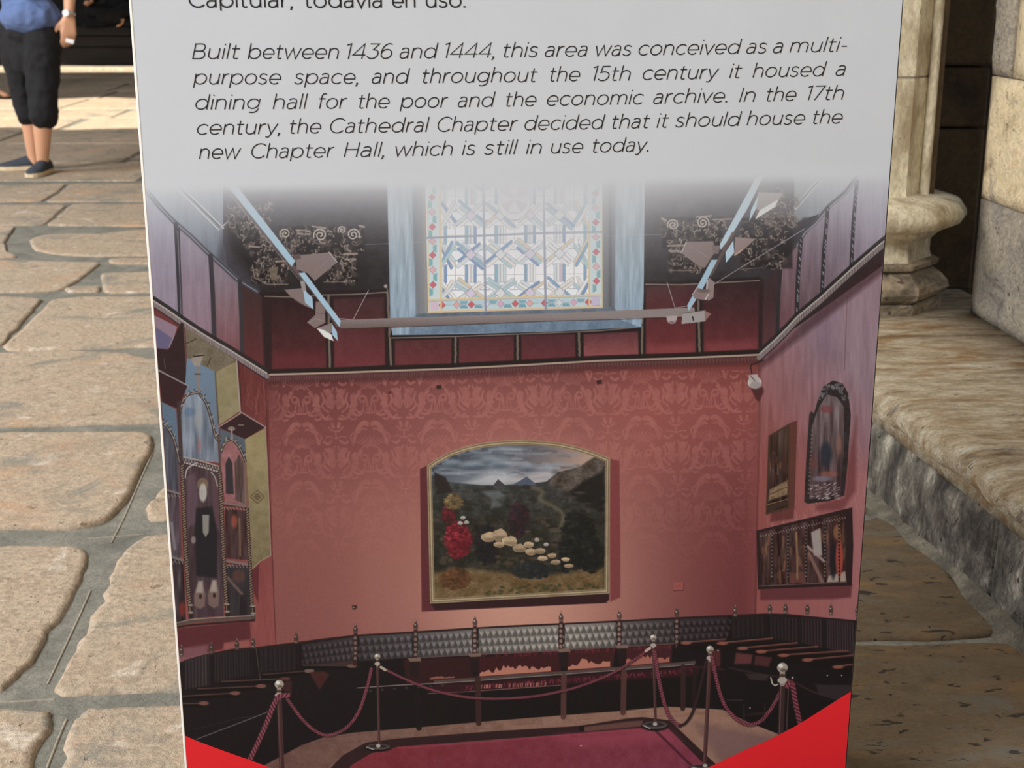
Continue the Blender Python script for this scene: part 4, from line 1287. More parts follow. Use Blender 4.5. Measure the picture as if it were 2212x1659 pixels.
# the arched painting in its gilt frame; its canvas is a plain landscape of the same size and tones
sh = (92, 38, 44)
C.poly([(907, 1013), (926, 1004), (934, 1302), (1312, 1284), (1312, 1302), (911, 1321)], sh, .95, 2)
C.poly([(926, 1298), (1316, 1280), (1316, 1296), (1306, 1302), (940, 1318)], (48, 26, 28), .95, 3)
C.poly([(1316, 990), (1338, 996), (1340, 1180), (1340, 1290), (1318, 1300)], (126, 56, 58), .9, 3)
fr = [(922, 1006), (940, 993), (975, 974), (1010, 963), (1050, 955), (1090, 951), (1130, 950), (1170, 952), (1210, 956), (1250, 965), (1285, 976), (1318, 990), (1316, 1282), (929, 1304)]
C.poly(fr, streak((158, 136, 102), 22), 1, 1.4)
def inset_poly(pts, d):
    cx = sum(p[0] for p in pts) / len(pts); cy = 1130
    out = []
    n = len(pts)
    for i in range(n):
        a_ = pts[i - 1]; b_ = pts[(i + 1) % n]; p = pts[i]
        d1 = Vector((p[0] - a_[0], p[1] - a_[1])).normalized(); d2 = Vector((b_[0] - p[0], b_[1] - p[1])).normalized()
        n1 = Vector((-d1.y, d1.x)); n2 = Vector((-d2.y, d2.x)); m = (n1 + n2).normalized(); k = 1 / max(m.dot(n1), .5)
        out.append((p[0] + m.x * d * k, p[1] + m.y * d * k))
    return out
for d_, w, c in ((3.2, 1.2, (96, 76, 54)), (6, 1.4, (196, 178, 140)), (8.4, 1.1, (92, 72, 52))):
    q_ = inset_poly(fr, d_); C.line(q_ + [q_[0]], w, c, .85, 1)
inn = inset_poly(fr, 10.5)
keep = C.a.copy()
C.poly([(925, 940), (1325, 940), (1325, 1310), (925, 1310)], (34, 36, 34))
C.poly([(925, 940), (1325, 940), (1325, 1060), (925, 1060)], grad((1000, 960), (52, 58, 70), (1060, 1050), (150, 156, 160)), 1, 2)
C.poly([(1120, 940), (1325, 940), (1325, 1050), (1100, 1050)], grad((1150, 970), (90, 84, 90), (1240, 1040), (196, 152, 124)), .8, 40)
for k in range(90):
    x = rq.uniform(945, 1230); y = rq.uniform(968, 1036); L = rq.uniform(10, 34)
    v = rq.random(); c = (58 + 130 * v, 68 + 126 * v, 82 + 116 * v)
    C.line(cr([(x - L, y + rq.uniform(-3, 3)), (x, y + rq.uniform(-5, 3)), (x + L, y + rq.uniform(-3, 3))], 4), rq.uniform(2, 6), c, .5, 5)
for x, y in ((975, 1000), (1012, 1004), (1030, 1002), (1058, 992), (1075, 1000), (1140, 1008), (1180, 1010)):
    C.ell(x, y, 17, 8, (150, 162, 170), .55, 8); C.ell(x + 4, y + 7, 18, 5, (66, 78, 92), .6, 6)
C.poly([(1000, 1046), (1060, 1020), (1130, 1028), (1190, 1012), (1200, 1046)], (206, 202, 200), .6, 14)
hill = [(925, 1030), (948, 1026), (962, 1040), (1000, 1044), (1040, 1048), (1066, 1048), (1076, 1036), (1088, 1048), (1110, 1046), (1138, 1030), (1152, 1044), (1180, 1040), (1206, 1020), (1246, 1010), (1270, 1002), (1284, 988), (1325, 990), (1325, 1310), (925, 1310)]
C.poly(hill, streak(grad((1100, 1040), (62, 66, 66), (1100, 1130), (44, 44, 36)), 30), 1, 2)
C.poly([(1066, 1048), (1076, 1035), (1092, 1049)], (66, 62, 66), 1, 1); C.poly([(1110, 1048), (1138, 1029), (1160, 1048)], (78, 88, 104), 1, 1)
C.poly([(1180, 1044), (1206, 1022), (1246, 1012), (1284, 986), (1310, 992), (1310, 1050), (1220, 1064)], streak((84, 72, 62), 50), .9, 4)
C.poly([(1230, 1062), (1260, 1040), (1306, 1016), (1306, 1110), (1240, 1080)], (24, 24, 24), .9, 7)
C.poly([(938, 1020), (962, 1030), (978, 1062), (940, 1070)], (38, 32, 32), .9, 4)
for k in range(420):
    x = rq.uniform(936, 1304); y = rq.uniform(1050, 1290)
    v = rq.random() ** 1.6; w_ = (y - 1050) / 240
    c = (38 + 92 * v * (.5 + .5 * w_), 36 + 74 * v * (.5 + .4 * w_), 30 + 40 * v)
    C.ell(x, y, rq.uniform(3, 15), rq.uniform(2, 6), c, rq.uniform(.3, .75), 2.6)
C.line(cr([(1150, 1052), (1172, 1062), (1166, 1078), (1192, 1092), (1216, 1112), (1212, 1136)], 5), 8, (112, 102, 80), .7, 8)
C.poly([(1040, 1062), (1078, 1060), (1090, 1070), (1072, 1080), (1084, 1092), (1060, 1098), (1062, 1078)], (112, 120, 122), .6, 7)
C.poly([(936, 1236), (1010, 1228), (1100, 1238), (1200, 1240), (1306, 1226), (1306, 1290), (936, 1298)], streak((128, 98, 60), 40), .8, 12)
# cypresses, a red-flowering bush, a russet thicket and pale boulders keep the tones of the canvas
def dabs(cx, cy, rx, ry, cols, n, sz, seed, lean=0.0):
    r_ = random.Random(seed)
    C.ell(cx, cy, rx * .92, ry * .92, cols[0], .9, 8)
    for _ in range(n):
        an = r_.uniform(0, 6.283); q = r_.random() ** .6
        x = cx + rx * q * math.cos(an); y = cy + ry * q * math.sin(an)
        c = r_.choice(cols); L = 1.12 if (x - cx) < 0 and (y - cy) < 0 else .88
        C.ell(x, y, sz * r_.uniform(.5, 1.3), sz * r_.uniform(.4, 1.0), tuple(v * L for v in c), r_.uniform(.55, .95), 1.4)
dk = [(22, 24, 24), (30, 34, 30), (40, 44, 36), (26, 28, 32)]
dabs(1250, 1165, 38, 66, dk, 240, 5, 1); dabs(1280, 1200, 26, 38, dk, 120, 5, 2); dabs(1222, 1196, 16, 40, dk, 90, 4, 3)
dabs(1120, 1122, 22, 38, [(40, 30, 38), (56, 28, 38), (66, 34, 44), (34, 36, 34)], 150, 4, 4); dabs(1052, 1178, 26, 44, [(30, 28, 34), (38, 34, 42), (26, 26, 28)], 160, 4.4, 5)
dabs(990, 1166, 30, 40, [(112, 22, 36), (138, 28, 44), (92, 22, 32), (150, 46, 54)], 260, 4.2, 6); dabs(968, 1112, 14, 20, [(104, 24, 36), (124, 34, 44), (60, 34, 34)], 70, 3.4, 7)
dabs(980, 1084, 20, 16, [(112, 90, 58), (138, 112, 68), (84, 72, 48)], 80, 3.4, 8); dabs(984, 1250, 32, 24, [(96, 60, 36), (116, 74, 44), (76, 50, 32)], 160, 4.4, 9)
dabs(1150, 1232, 44, 18, [(32, 36, 40), (40, 44, 44), (52, 56, 48)], 120, 4.4, 10)
def boulder(cx, cy, rx, ry, c, seed):
    r_ = random.Random(seed); n = 9
    pts = [(cx + rx * r_.uniform(.82, 1.08) * math.cos(k * 2 * PI / n), cy + ry * r_.uniform(.82, 1.08) * math.sin(k * 2 * PI / n)) for k in range(n)]
    C.poly([(x + 2, y + 3) for x, y in pts], (30, 28, 24), .7, 5); C.poly(pts, streak(c, 34), 1, 1.6)
    C.poly([(cx - rx * .7, cy + ry * .2), (cx + rx * .2, cy + ry * .1), (cx + rx * .9, cy + ry * .3), (cx + rx * .5, cy + ry * .85), (cx - rx * .4, cy + ry * .8)], tuple(v * .62 for v in c), .75, 5)
for k, (x, y, rx, ry) in enumerate(((1056, 1160, 17, 12), (1080, 1156, 20, 14), (1102, 1168, 18, 12), (1078, 1176, 13, 7), (1122, 1184, 17, 10), (1142, 1176, 12, 7), (1146, 1192, 13, 8), (1166, 1190, 13, 7), (1172, 1206, 12, 6), (1192, 1200, 11, 6), (1200, 1214, 12, 6), (1222, 1208, 10, 5), (1228, 1222, 12, 5))):
    boulder(x, y, rx, ry, ((186, 156, 120), (170, 144, 112), (198, 170, 132))[k % 3], 30 + k)
for x, y in ((1000, 1118), (1008, 1128), (994, 1130), (1160, 1166), (1180, 1176)):
    boulder(x, y, 6, 4.4, (184, 176, 168), int(x))
for k in range(70):
    x = rq.uniform(1040, 1302); y = rq.uniform(1262, 1292)
    C.ell(x, y, 4, 3, (52, 62, 38), .6, 2)
painted = C.a.copy(); C.a[:] = keep
b_ = C.box(925, 940, 1325, 1310)
C.poly(inn, lambda X, Y, b: painted[b[2]:b[3], b[0]:b[1]], 1, 1.2)

# small things on the back wall
for x, y in ((948, 836), (1294, 825)):
    C.poly([(x - 6, y - 3), (x + 5, y - 5), (x + 6, y + 4), (x - 4, y + 5)], (52, 28, 30), .95, 1.5)
C.ell(842, 848, 4, 3, (70, 32, 36), .8, 2)
C.poly([(760, 1308), (771, 1307), (771, 1313), (762, 1314)], (60, 38, 36), 1, 1.2); C.ell(765.5, 1313, 4.5, 4, (54, 40, 38), 1, 1.4); C.ell(764, 1312, 1.6, 1.4, (160, 150, 140), 1)
C.poly([(1455, 1258), (1476, 1257), (1476, 1274), (1455, 1275)], (160, 82, 74), 1, 1.4); C.line([(1455, 1276), (1477, 1275), (1477, 1258)], 1.8, (84, 36, 38), .8); C.line([(1462, 1268), (1470, 1262)], 1.2, (120, 52, 52), .8)
C.poly([(1622, 838), (1648, 836), (1650, 846), (1640, 868), (1632, 862)], (74, 34, 36), .9, 4)
C.line(cr([(1650, 778), (1634, 784), (1622, 790), (1624, 806)], 5), 2.4, (40, 26, 28), .95)
C.ell(1630, 826, 15, 13, (196, 186, 180), 1, 1.6); C.poly([(1617, 810), (1636, 808), (1641, 822), (1618, 824)], (176, 166, 160), 1, 1.6); C.line([(1622, 812), (1630, 822)], 3, (110, 84, 78), .8)
C.ell(1632, 832, 12, 9, (140, 128, 124), .7, 4)

# works on the right wall
C.poly([(1666, 1104), (1716, 1096), (1714, 1120), (1664, 1128)], (96, 46, 46), .85, 6)
C.poly([(1660, 941), (1707, 913), (1722, 908), (1716, 1097), (1654, 1112)], (96, 52, 46), 1, 1.4)
C.poly([(1660, 941), (1706, 915), (1704, 1098), (1654, 1112)], (74, 52, 38), 1, 1.2)
C.poly([(1663, 944), (1703, 921), (1701, 1094), (1657, 1107)], streak(grad((1680, 940), (74, 54, 46), (1680, 1050), (52, 32, 30)), 40, 1), 1, 1.2)
for k in range(26):
    x = rq.uniform(1664, 1700); y = rq.uniform(960, 1038)
    C.line([(x, y), (x + rq.uniform(-2, 2), y + rq.uniform(8, 24))], rq.uniform(1.5, 4), rq.choice([(96, 52, 40), (120, 88, 56), (38, 26, 28), (84, 40, 36)]), .7, 2)
C.poly([(1662, 1058), (1702, 1036), (1701, 1068), (1660, 1082)], streak((140, 112, 80), 50), .9, 4)
C.line(cr([(1664, 1068), (1680, 1060), (1700, 1052)], 4), 2.4, (84, 56, 42), .8); C.line([(1658, 1090), (1701, 1078)], 1.6, (150, 124, 84), .9)
C.poly([(1660, 1092), (1700, 1080), (1700, 1092), (1658, 1104)], (66, 44, 36), .9, 2)
C.poly([(1760, 1090), (1824, 1074), (1830, 1000), (1850, 900), (1848, 1060), (1820, 1102), (1762, 1104)], (106, 48, 50), .7, 10)
ar = [(1737, 1084), (1741, 1000), (1748, 895), (1753, 888), (1758, 894), (1766, 866), (1777, 836), (1799, 822), (1820, 828), (1832, 850), (1838, 896), (1830, 1010), (1824, 1070), (1792, 1082), (1745, 1088)]
C.poly(ar, streak((46, 38, 40), 18), 1, 1.5)
C.poly([(1748, 1078), (1754, 920), (1768, 880), (1786, 852), (1808, 858), (1824, 880), (1822, 980), (1816, 1066), (1784, 1076)], streak(grad((1780, 870), (104, 88, 88), (1790, 1040), (84, 62, 64)), 46, 1), 1, 1.6)
C.ell(1786, 884, 14, 8, (124, 56, 62), .7, 5); C.ell(1784, 982, 12, 28, (38, 44, 56), .9, 6); C.ell(1756, 1000, 8, 16, (110, 58, 54), .6, 6); C.ell(1812, 960, 6, 20, (140, 96, 80), .7, 4); C.ell(1790, 1024, 18, 6, (150, 86, 76), .7, 4); C.ell(1776, 1034, 20, 6, (126, 116, 128), .8, 4)
for k in range(70):
    x = rq.uniform(1750, 1812); y = rq.uniform(1042, 1078); C.line([(x - 2, y + 1), (x + 3, y - 1)], 1.4, (170, 160, 158), .8, 1)
for k in range(60):
    t = rq.random(); an = PI * (1.02 + .9 * t); x = 1800 + 30 * math.cos(an) + rq.uniform(-8, 8); y = 868 + 38 * math.sin(an) + rq.uniform(-4, 10)
    C.ell(x, y, 2, 2.6, (120, 114, 116), .7, 1.6)
for y in range(930, 1070, 9):
    C.ell(1750 + (1000 - y) * .06, y, 1.6, 2, (130, 118, 112), .8, 1.2)
C.poly([(1642, 1272), (1841, 1264), (1838, 1290), (1800, 1294), (1642, 1296)], (94, 44, 48), .85, 5)
C.poly([(1634, 1146), (1841, 1096), (1843, 1180), (1840, 1265), (1637, 1273)], (44, 28, 30), 1, 1.6)
C.poly([(1640, 1150), (1827, 1108), (1828, 1256), (1643, 1265)], streak((66, 42, 40), 46, 1), 1, 2)
for k in range(120):
    x = rq.uniform(1642, 1826); top = 1150 - (x - 1640) * .22; y = rq.uniform(top + 8, 1240)
    C.line([(x, y), (x + rq.uniform(-3, 3), min(1258, y + rq.uniform(8, 34)))], rq.uniform(2, 6), rq.choice([(34, 24, 26), (110, 70, 50), (88, 44, 42), (44, 30, 32), (136, 92, 60), (70, 52, 50)]), .6, 3)
C.poly([(1700, 1240), (1735, 1234), (1740, 1258), (1700, 1260)], (104, 60, 52), .9, 3); C.line([(1720, 1150), (1722, 1200), (1722, 1250)], 4, (150, 112, 76), .85, 2)
C.poly([(1752, 1150), (1772, 1140), (1776, 1200), (1758, 1200)], (168, 156, 146), .9, 3); C.line([(1744, 1180), (1782, 1214)], 6, (162, 140, 132), .85, 2); C.line([(1748, 1196), (1776, 1256)], 7, (128, 96, 84), .9, 3)
C.poly([(1790, 1244), (1826, 1234), (1828, 1256), (1786, 1258)], (176, 160, 140), .85, 3); C.ell(1800, 1210, 7, 40, (30, 26, 32), .95, 3); C.ell(1813, 1205, 8, 40, (168, 64, 50), .95, 3); C.ell(1808, 1150, 8, 16, (150, 96, 62), .8, 4)
for x in (1668, 1702, 1741, 1782, 1812):
    top = 1150 - (x - 1640) * .22
    C.line([(x, top + 10), (x + 1, 1256)], 3.4, (30, 22, 24), .95, 1.4)
    for y in range(int(top) + 14, 1250, 8):
        C.ell(x, y, 1.8, 1.4, (150, 140, 136), .75, 1)
for k in range(34):
    x = 1642 + k * 5.5; C.line([(x, 1152 - (x - 1640) * .22 + 5), (x + 3, 1150 - (x - 1640) * .22 + 10)], 1.4, (166, 156, 150), .8, 1)
C.line([(1640, 1266), (1828, 1257)], 2, (110, 86, 84), .9)

# altarpiece on the left wall, under its boxed canopies
C.poly([(332, 680), (383, 706), (369, 751), (337, 751)], (140, 114, 128)); C.poly([(336, 706), (372, 730), (362, 754), (338, 752)], (96, 90, 120), 1, 3)
C.poly([(338, 752), (364, 756), (392, 695), (398, 702), (406, 832), (341, 798)], streak((44, 26, 30), 6)); C.line([(397, 704), (405, 828)], 2.4, (104, 74, 70), .9)
C.line([(355, 776), (357, 796)], 1.6, (120, 90, 70), .8)
C.poly([(400, 706), (512, 779), (466, 804), (404, 772)], streak((110, 98, 78), 24), 1, 1.2)
for a_, b__ in (((402, 742), (424, 732)), ((448, 790), (455, 774))): C.line([a_, b__], 2, (50, 42, 36), .9)
C.poly([(404, 772), (465, 803), (474, 945), (500, 985), (395, 1000), (400, 830)], grad((430, 790), (104, 126, 146), (440, 960), (98, 110, 124)), 1, 1.4)
C.poly([(465, 804), (511, 780), (519, 888), (474, 918)], streak((140, 128, 92), 16), 1, 1.2); C.line([(465, 804), (472, 915)], 3, (84, 72, 52), .8, 3)
C.line([(511, 779), (519, 890)], 3, (160, 146, 132), .95); C.line([(515, 780), (523, 890)], 2, (60, 36, 36), .9)
C.poly([(342, 801), (405, 834), (383, 882), (350, 868)], (50, 26, 30)); C.line([(341, 799), (408, 834)], 3.4, (136, 128, 132), .95)
C.poly([(349, 868), (381, 884), (388, 1000), (357, 1000)], (88, 108, 126), 1, 2)
C.poly([(474, 923), (522, 892), (573, 922), (529, 948)], (48, 26, 30)); C.line([(473, 922), (522, 891), (574, 923)], 3, (150, 128, 120), .95)
C.poly([(475, 926), (529, 948), (531, 1010), (476, 1010)], (82, 92, 102), 1, 1.4)
C.poly([(529, 949), (572, 925), (578, 1010), (582, 1110), (585, 1200), (560, 1214), (544, 1229), (538, 1100)], streak(grad((550, 960), (150, 134, 92), (560, 1210), (120, 106, 74)), 16), 1, 1.4)
C.line([(573, 924), (578, 1010), (582, 1110), (585, 1200), (562, 1212), (544, 1230)], 2.2, (150, 132, 110), .95); C.poly([(544, 1232), (560, 1218), (558, 1302), (548, 1280)], (92, 34, 42), .9, 3)
for r_, c in ((16, (92, 74, 54)), (13.6, (134, 116, 80)), (9, (104, 86, 62))):
    C.poly([(556, 1073 - r_), (556 + r_, 1073), (556, 1073 + r_), (556 - r_, 1073)], c)
# panels of the altarpiece
C.poly([(347, 920), (362, 928), (376, 950), (386, 1000), (392, 1330), (378, 1352), (352, 1000)], streak((70, 70, 80), 34, 1), 1, 2)
C.poly([(389, 890), (405, 856), (425, 846), (445, 870), (460, 908), (472, 945), (476, 1000), (394, 990)], streak(grad((430, 860), (124, 136, 148), (430, 985), (112, 120, 132)), 44, 1), 1, 1.6)
C.ell(428, 905, 9, 26, (150, 150, 146), .6, 7); C.ell(430, 962, 4, 16, (160, 90, 92), .6, 4); C.ell(410, 890, 12, 10, (80, 104, 134), .6, 6)
C.poly([(394, 990), (476, 1008), (484, 1330), (408, 1336)], streak((70, 52, 58), 22, 1), 1, 2)
C.poly([(402, 1030), (422, 1020), (424, 1130), (406, 1140)], (100, 76, 86), .7, 6); C.poly([(458, 1030), (472, 1030), (476, 1150), (462, 1140)], (96, 66, 74), .7, 6)
C.poly([(424, 1098), (458, 1094), (470, 1150), (468, 1248), (424, 1244), (420, 1150)], (28, 26, 32), .95, 5)
C.ell(438, 1046, 12, 14, (128, 104, 76), .8, 3); C.ell(438.5, 1064, 8.5, 20, (172, 168, 156), .95, 3); C.line([(436, 1058), (437, 1072)], 1, (110, 96, 92), .7)
C.poly([(437, 1112), (452, 1112), (451, 1150), (444, 1160), (438, 1150)], (150, 146, 132), .85, 3)
C.ell(418, 1166, 5, 8, (150, 130, 124), .8, 3)
for x, y in ((432, 1284), (462, 1282)):
    C.poly([(x - 3, y - 30), (x + 6, y - 30), (x + 12, y), (x + 10, y + 26), (x, y + 32), (x - 12, y + 24), (x - 13, y + 2)], (122, 96, 88), .9, 4); C.poly([(x - 3, y - 28), (x + 5, y - 28), (x + 7, y - 4), (x - 9, y - 4)], (168, 156, 140), .8, 5); C.ell(x + 1, y + 4, 3, 5, (30, 22, 24), .9, 2)
C.poly([(476, 1004), (482, 960), (500, 950), (516, 966), (532, 1000), (536, 1090), (486, 1084)], streak((150, 96, 96), 24), 1, 2)
C.poly([(488, 1066), (487, 1002), (494, 986), (502, 1000), (505, 1068)], (44, 40, 46), .95, 2); C.poly([(508, 1080), (507, 1000), (516, 982), (528, 1000), (530, 1090)], streak((84, 66, 62), 40, 1), .95, 2)
C.poly([(486, 1098), (536, 1104), (540, 1210), (488, 1206)], streak((60, 36, 38), 40, 1), 1, 2); C.ell(506, 1126, 7, 14, (150, 70, 52), .8, 4); C.line([(517, 1120), (519, 1200)], 4, (132, 106, 70), .7, 3)
C.poly([(486, 1222), (540, 1222), (542, 1330), (490, 1332)], streak((44, 38, 42), 24, 1), 1, 2); C.line(cr([(492, 1248), (504, 1262), (522, 1282)], 4), 6, (116, 88, 78), .8, 4); C.ell(516, 1244, 14, 14, (92, 56, 48), .7, 5)
C.poly([(360, 1062), (388, 1068), (392, 1200), (366, 1198)], streak((78, 64, 72), 34, 1), 1, 2); C.poly([(368, 1208), (396, 1212), (402, 1340), (376, 1348)], streak((56, 44, 48), 44, 1), 1, 2)
C.line([(371, 1130), (378, 1185)], 6, (150, 146, 142), .6, 4); C.ell(394, 1316, 7, 16, (140, 48, 40), .7, 4)
# crocketed arches and twisted shafts
gl = (160, 150, 134)
def crock(pts, w=3.4, k=3):
    C.line(pts, w + 2.4, (46, 34, 34), .9, 1.6); C.line(pts, w * .5, gl, .95, 1.1)
    for p in pts[::k]:
        C.line([(p[0], p[1] - 2), (p[0] + rq.uniform(1, 6), p[1] - rq.uniform(5, 10))], 2.6, gl, .9, 1.2)
        C.ell(p[0] + rq.uniform(1, 5), p[1] - rq.uniform(6, 10), 2, 2, (70, 56, 50), .8, 1)
crock(cr([(430, 850), (446, 872), (458, 912), (466, 944), (474, 952)], 5)); crock(cr([(388, 896), (394, 868), (408, 852), (430, 848)], 5)); crock(cr([(350, 914), (364, 926), (378, 956), (388, 1000)], 5)); crock(cr([(478, 975), (486, 956), (502, 950), (518, 968), (530, 996)], 5))
C.line([(427, 775), (427, 812), (430, 846)], 5.5, (132, 118, 108), .95, 1.6); C.poly([(412, 776), (422, 766), (440, 764), (438, 772), (432, 790), (420, 792)], (150, 138, 124), .95, 2); C.line([(418, 770), (440, 767)], 3, (34, 26, 26), .9)
C.line([(421, 808), (433, 808)], 3, (70, 56, 52), .9); C.line([(500, 926), (502, 950)], 4, (140, 124, 112), .95); C.ell(500, 926, 8, 5, (150, 134, 120), .8, 2); C.line([(516, 918), (526, 918)], 3, (126, 104, 96), .9)
for o in (0, 1):
    C.line([(392, 986 + o * 12), (430, 994 + o * 13), (474, 1008 + o * 12)], 3, gl, .95, 1.2)
for k in range(13):
    x = 394 + k * 6.4; y = 988 + k * 1.7
    C.line([(x, y + 2), (x + 6, y + 12)], 1.6, (190, 184, 172), .9, 1); C.line([(x + 6, y + 2), (x, y + 12)], 1.4, (60, 48, 48), .8, 1)
C.line(cr([(400, 1032), (404, 1014), (416, 1004), (424, 1000)], 4), 3, (176, 170, 160), .9); C.line(cr([(470, 1050), (464, 1030), (456, 1020)], 4), 3, (150, 140, 128), .9)
for yy_, xa, xb in ((1058, 360, 388), (1202, 368, 396), (1086, 480, 540), (1211, 486, 538)):
    C.line([(xa, yy_), (xb, yy_ + 8)], 5, (120, 104, 98), .95, 1.6); C.line([(xa, yy_ + 5), (xb, yy_ + 13)], 2, (36, 28, 30), .9)
    for x in range(int(xa) + 3, int(xb), 7):
        C.line([(x, yy_ + 9), (x + 3, yy_ + 15)], 2, (140, 128, 118), .8, 1)
def twist(a_, b_, w):
    C.line([a_, b_], w + 3, (34, 24, 26), .95, 1.6); C.line([a_, b_], w, (96, 74, 62), .95, 1.2)
    L = math.hypot(b_[0] - a_[0], b_[1] - a_[1]); n = int(L / 5.4)
    for k in range(n):
        t = k / n; x = a_[0] + (b_[0] - a_[0]) * t; y = a_[1] + (b_[1] - a_[1]) * t
        C.line([(x - w * .5, y + 2.2), (x + w * .5, y - 1.2)], 1.5, (160, 138, 112), .85, 1); C.line([(x - w * .5, y + 4.6), (x + w * .5, y + 1.4)], 1.3, (44, 30, 28), .85, 1)
twist((393, 1000), (400, 1170), 6); twist((400, 1170), (409, 1306), 6.5); twist((475, 1022), (482, 1180), 6); twist((482, 1180), (489, 1306), 6); twist((534, 1100), (540, 1220), 4.6); twist((540, 1220), (544, 1310), 4.6)
C.line([(386, 870), (392, 1000)], 8, (58, 46, 48), .9, 3); C.line([(472, 940), (476, 1020)], 5, (84, 60, 52), .9, 2); C.line([(530, 1000), (534, 1100)], 3.4, (110, 88, 66), .9, 2)
for x, y in ((411, 1320), (490, 1318), (546, 1322)):
    C.line([(x, y - 12), (x + 1, y + 14)], 9, (44, 34, 32), .95, 2); C.ell(x, y - 13, 6, 2.6, (150, 136, 116), .9, 1.2); C.ell(x + 1, y + 3, 5.5, 2.6, (150, 136, 116), .9, 1.2); C.line([(x - 1, y - 8), (x, y)], 2, (150, 130, 96), .8)
C.line([(378, 1350), (412, 1342), (480, 1338), (549, 1334)], 7, (86, 72, 64), .95, 2); C.line([(378, 1346), (412, 1338), (480, 1333), (549, 1329)], 2, (150, 138, 120), .9); C.line([(376, 1356), (412, 1350), (480, 1345), (549, 1340)], 4, (34, 22, 24), .95, 3)
C.poly([(376, 1358), (540, 1342), (542, 1384), (484, 1390), (480, 1402), (384, 1425)], (84, 34, 40), .85, 4)
C.poly([(384, 1402), (450, 1392), (448, 1414), (385, 1430)], (136, 88, 94), .75, 8); C.poly([(484, 1388), (540, 1380), (536, 1396), (486, 1404)], (156, 88, 80), .7, 4)

# choir stalls round the room
blk = (26, 22, 24)
topl = [(372, 1440), (384, 1432), (420, 1420), (450, 1412), (500, 1402), (560, 1397), (640, 1387), (700, 1379), (770, 1371), (860, 1366), (1000, 1357), (1100, 1351), (1215, 1346), (1360, 1339), (1470, 1333), (1580, 1328), (1655, 1325), (1700, 1326), (1770, 1333), (1852, 1340), (1880, 1342)]
C.poly(topl + [(1880, 1740), (372, 1740)], blk, 1, 1.4)
C.line([(p[0], p[1] + 2) for p in topl], 3.4, (48, 28, 30), .95, 1.6)
# tufted backs
def back(x0, x1, yt0, yt1, yb0, yb1, c0, c1, kind, cell=15):
    C.poly([(x0, yt0), (x1, yt1), (x1, yb1), (x0, yb0)], grad((x0, 0), c0, (x1, 0), c1), 1, 1.6)
    n = max(2, int(abs(x1 - x0) / cell))
    for k in range(n + 1):
        t = k / n
        x = x0 + (x1 - x0) * t; yt = yt0 + (yt1 - yt0) * t; yb = yb0 + (yb1 - yb0) * t
        cc = tuple(c0[i] + (c1[i] - c0[i]) * t for i in range(3))
        lt = tuple(min(255, v * 1.55 + 8) for v in cc); dk = tuple(v * .52 for v in cc)
        if kind == 'rib':
            C.line([(x, yt + 3), (x + 1, yb)], 1.8, dk, .75, 1.8); C.line([(x + 3, yt + 3), (x + 4, yb)], 1.6, lt, .35, 1.8)
        else:
            sk = {'l': 1, 'r': -1, 'm': 0}[kind]
            rows = 3
            for q in range(rows):
                ya = yt + 4 + (yb - yt - 4) * q / rows; yb_ = yt + 4 + (yb - yt - 4) * (q + 1) / rows
                o = sk * q * 3.4 + (cell / 2 if q % 2 and sk == 0 else 0)
                C.poly([(x + o, ya), (x + o + cell * .5, yb_), (x + o - cell * .5, yb_)], dk, .55, 2.4)
                C.line([(x + o + 1, ya), (x + o + cell * .42 , (ya + yb_) / 2 + 2)], 2, lt, .5, 2.4)
                C.ell(x + o + cell * .5, ya + 5, cell * .26, 4, lt, .5, 3)
back(398, 448, 1426, 1412, 1490, 1480, (44, 36, 40), (56, 46, 48), 'rib', 7)
back(462, 540, 1412, 1404, 1474, 1456, (40, 32, 35), (36, 30, 33), 'rib', 6)
back(560, 640, 1402, 1392, 1452, 1446, (36, 30, 33), (34, 28, 31), 'rib', 9)
back(652, 764, 1392, 1376, 1438, 1426, (44, 38, 40), (62, 54, 56), 'l', 11)
back(776, 890, 1374, 1368, 1428, 1420, (60, 54, 56), (80, 74, 74), 'l', 13)
back(902, 1020, 1367, 1360, 1420, 1414, (84, 78, 78), (112, 106, 102), 'l', 13)
back(1034, 1206, 1358, 1350, 1413, 1405, (118, 112, 104), (138, 130, 120), 'l', 13)
back(1220, 1330, 1349, 1344, 1403, 1397, (138, 130, 120), (118, 110, 102), 'm', 13)
back(1344, 1456, 1343, 1338, 1396, 1390, (92, 84, 82), (64, 56, 56), 'r', 13)
back(1468, 1572, 1337, 1333, 1386, 1378, (56, 46, 48), (44, 36, 40), 'r', 12)
back(1580, 1652, 1334, 1330, 1378, 1374, (38, 30, 32), (36, 28, 31), 'rib', 10)
back(1662, 1724, 1330, 1334, 1376, 1390, (38, 30, 33), (44, 32, 35), 'rib', 7)
back(1730, 1776, 1334, 1338, 1388, 1400, (46, 34, 37), (50, 36, 40), 'rib', 6)
back(1784, 1844, 1338, 1344, 1400, 1414, (52, 38, 42), (54, 40, 44), 'rib', 5.4)
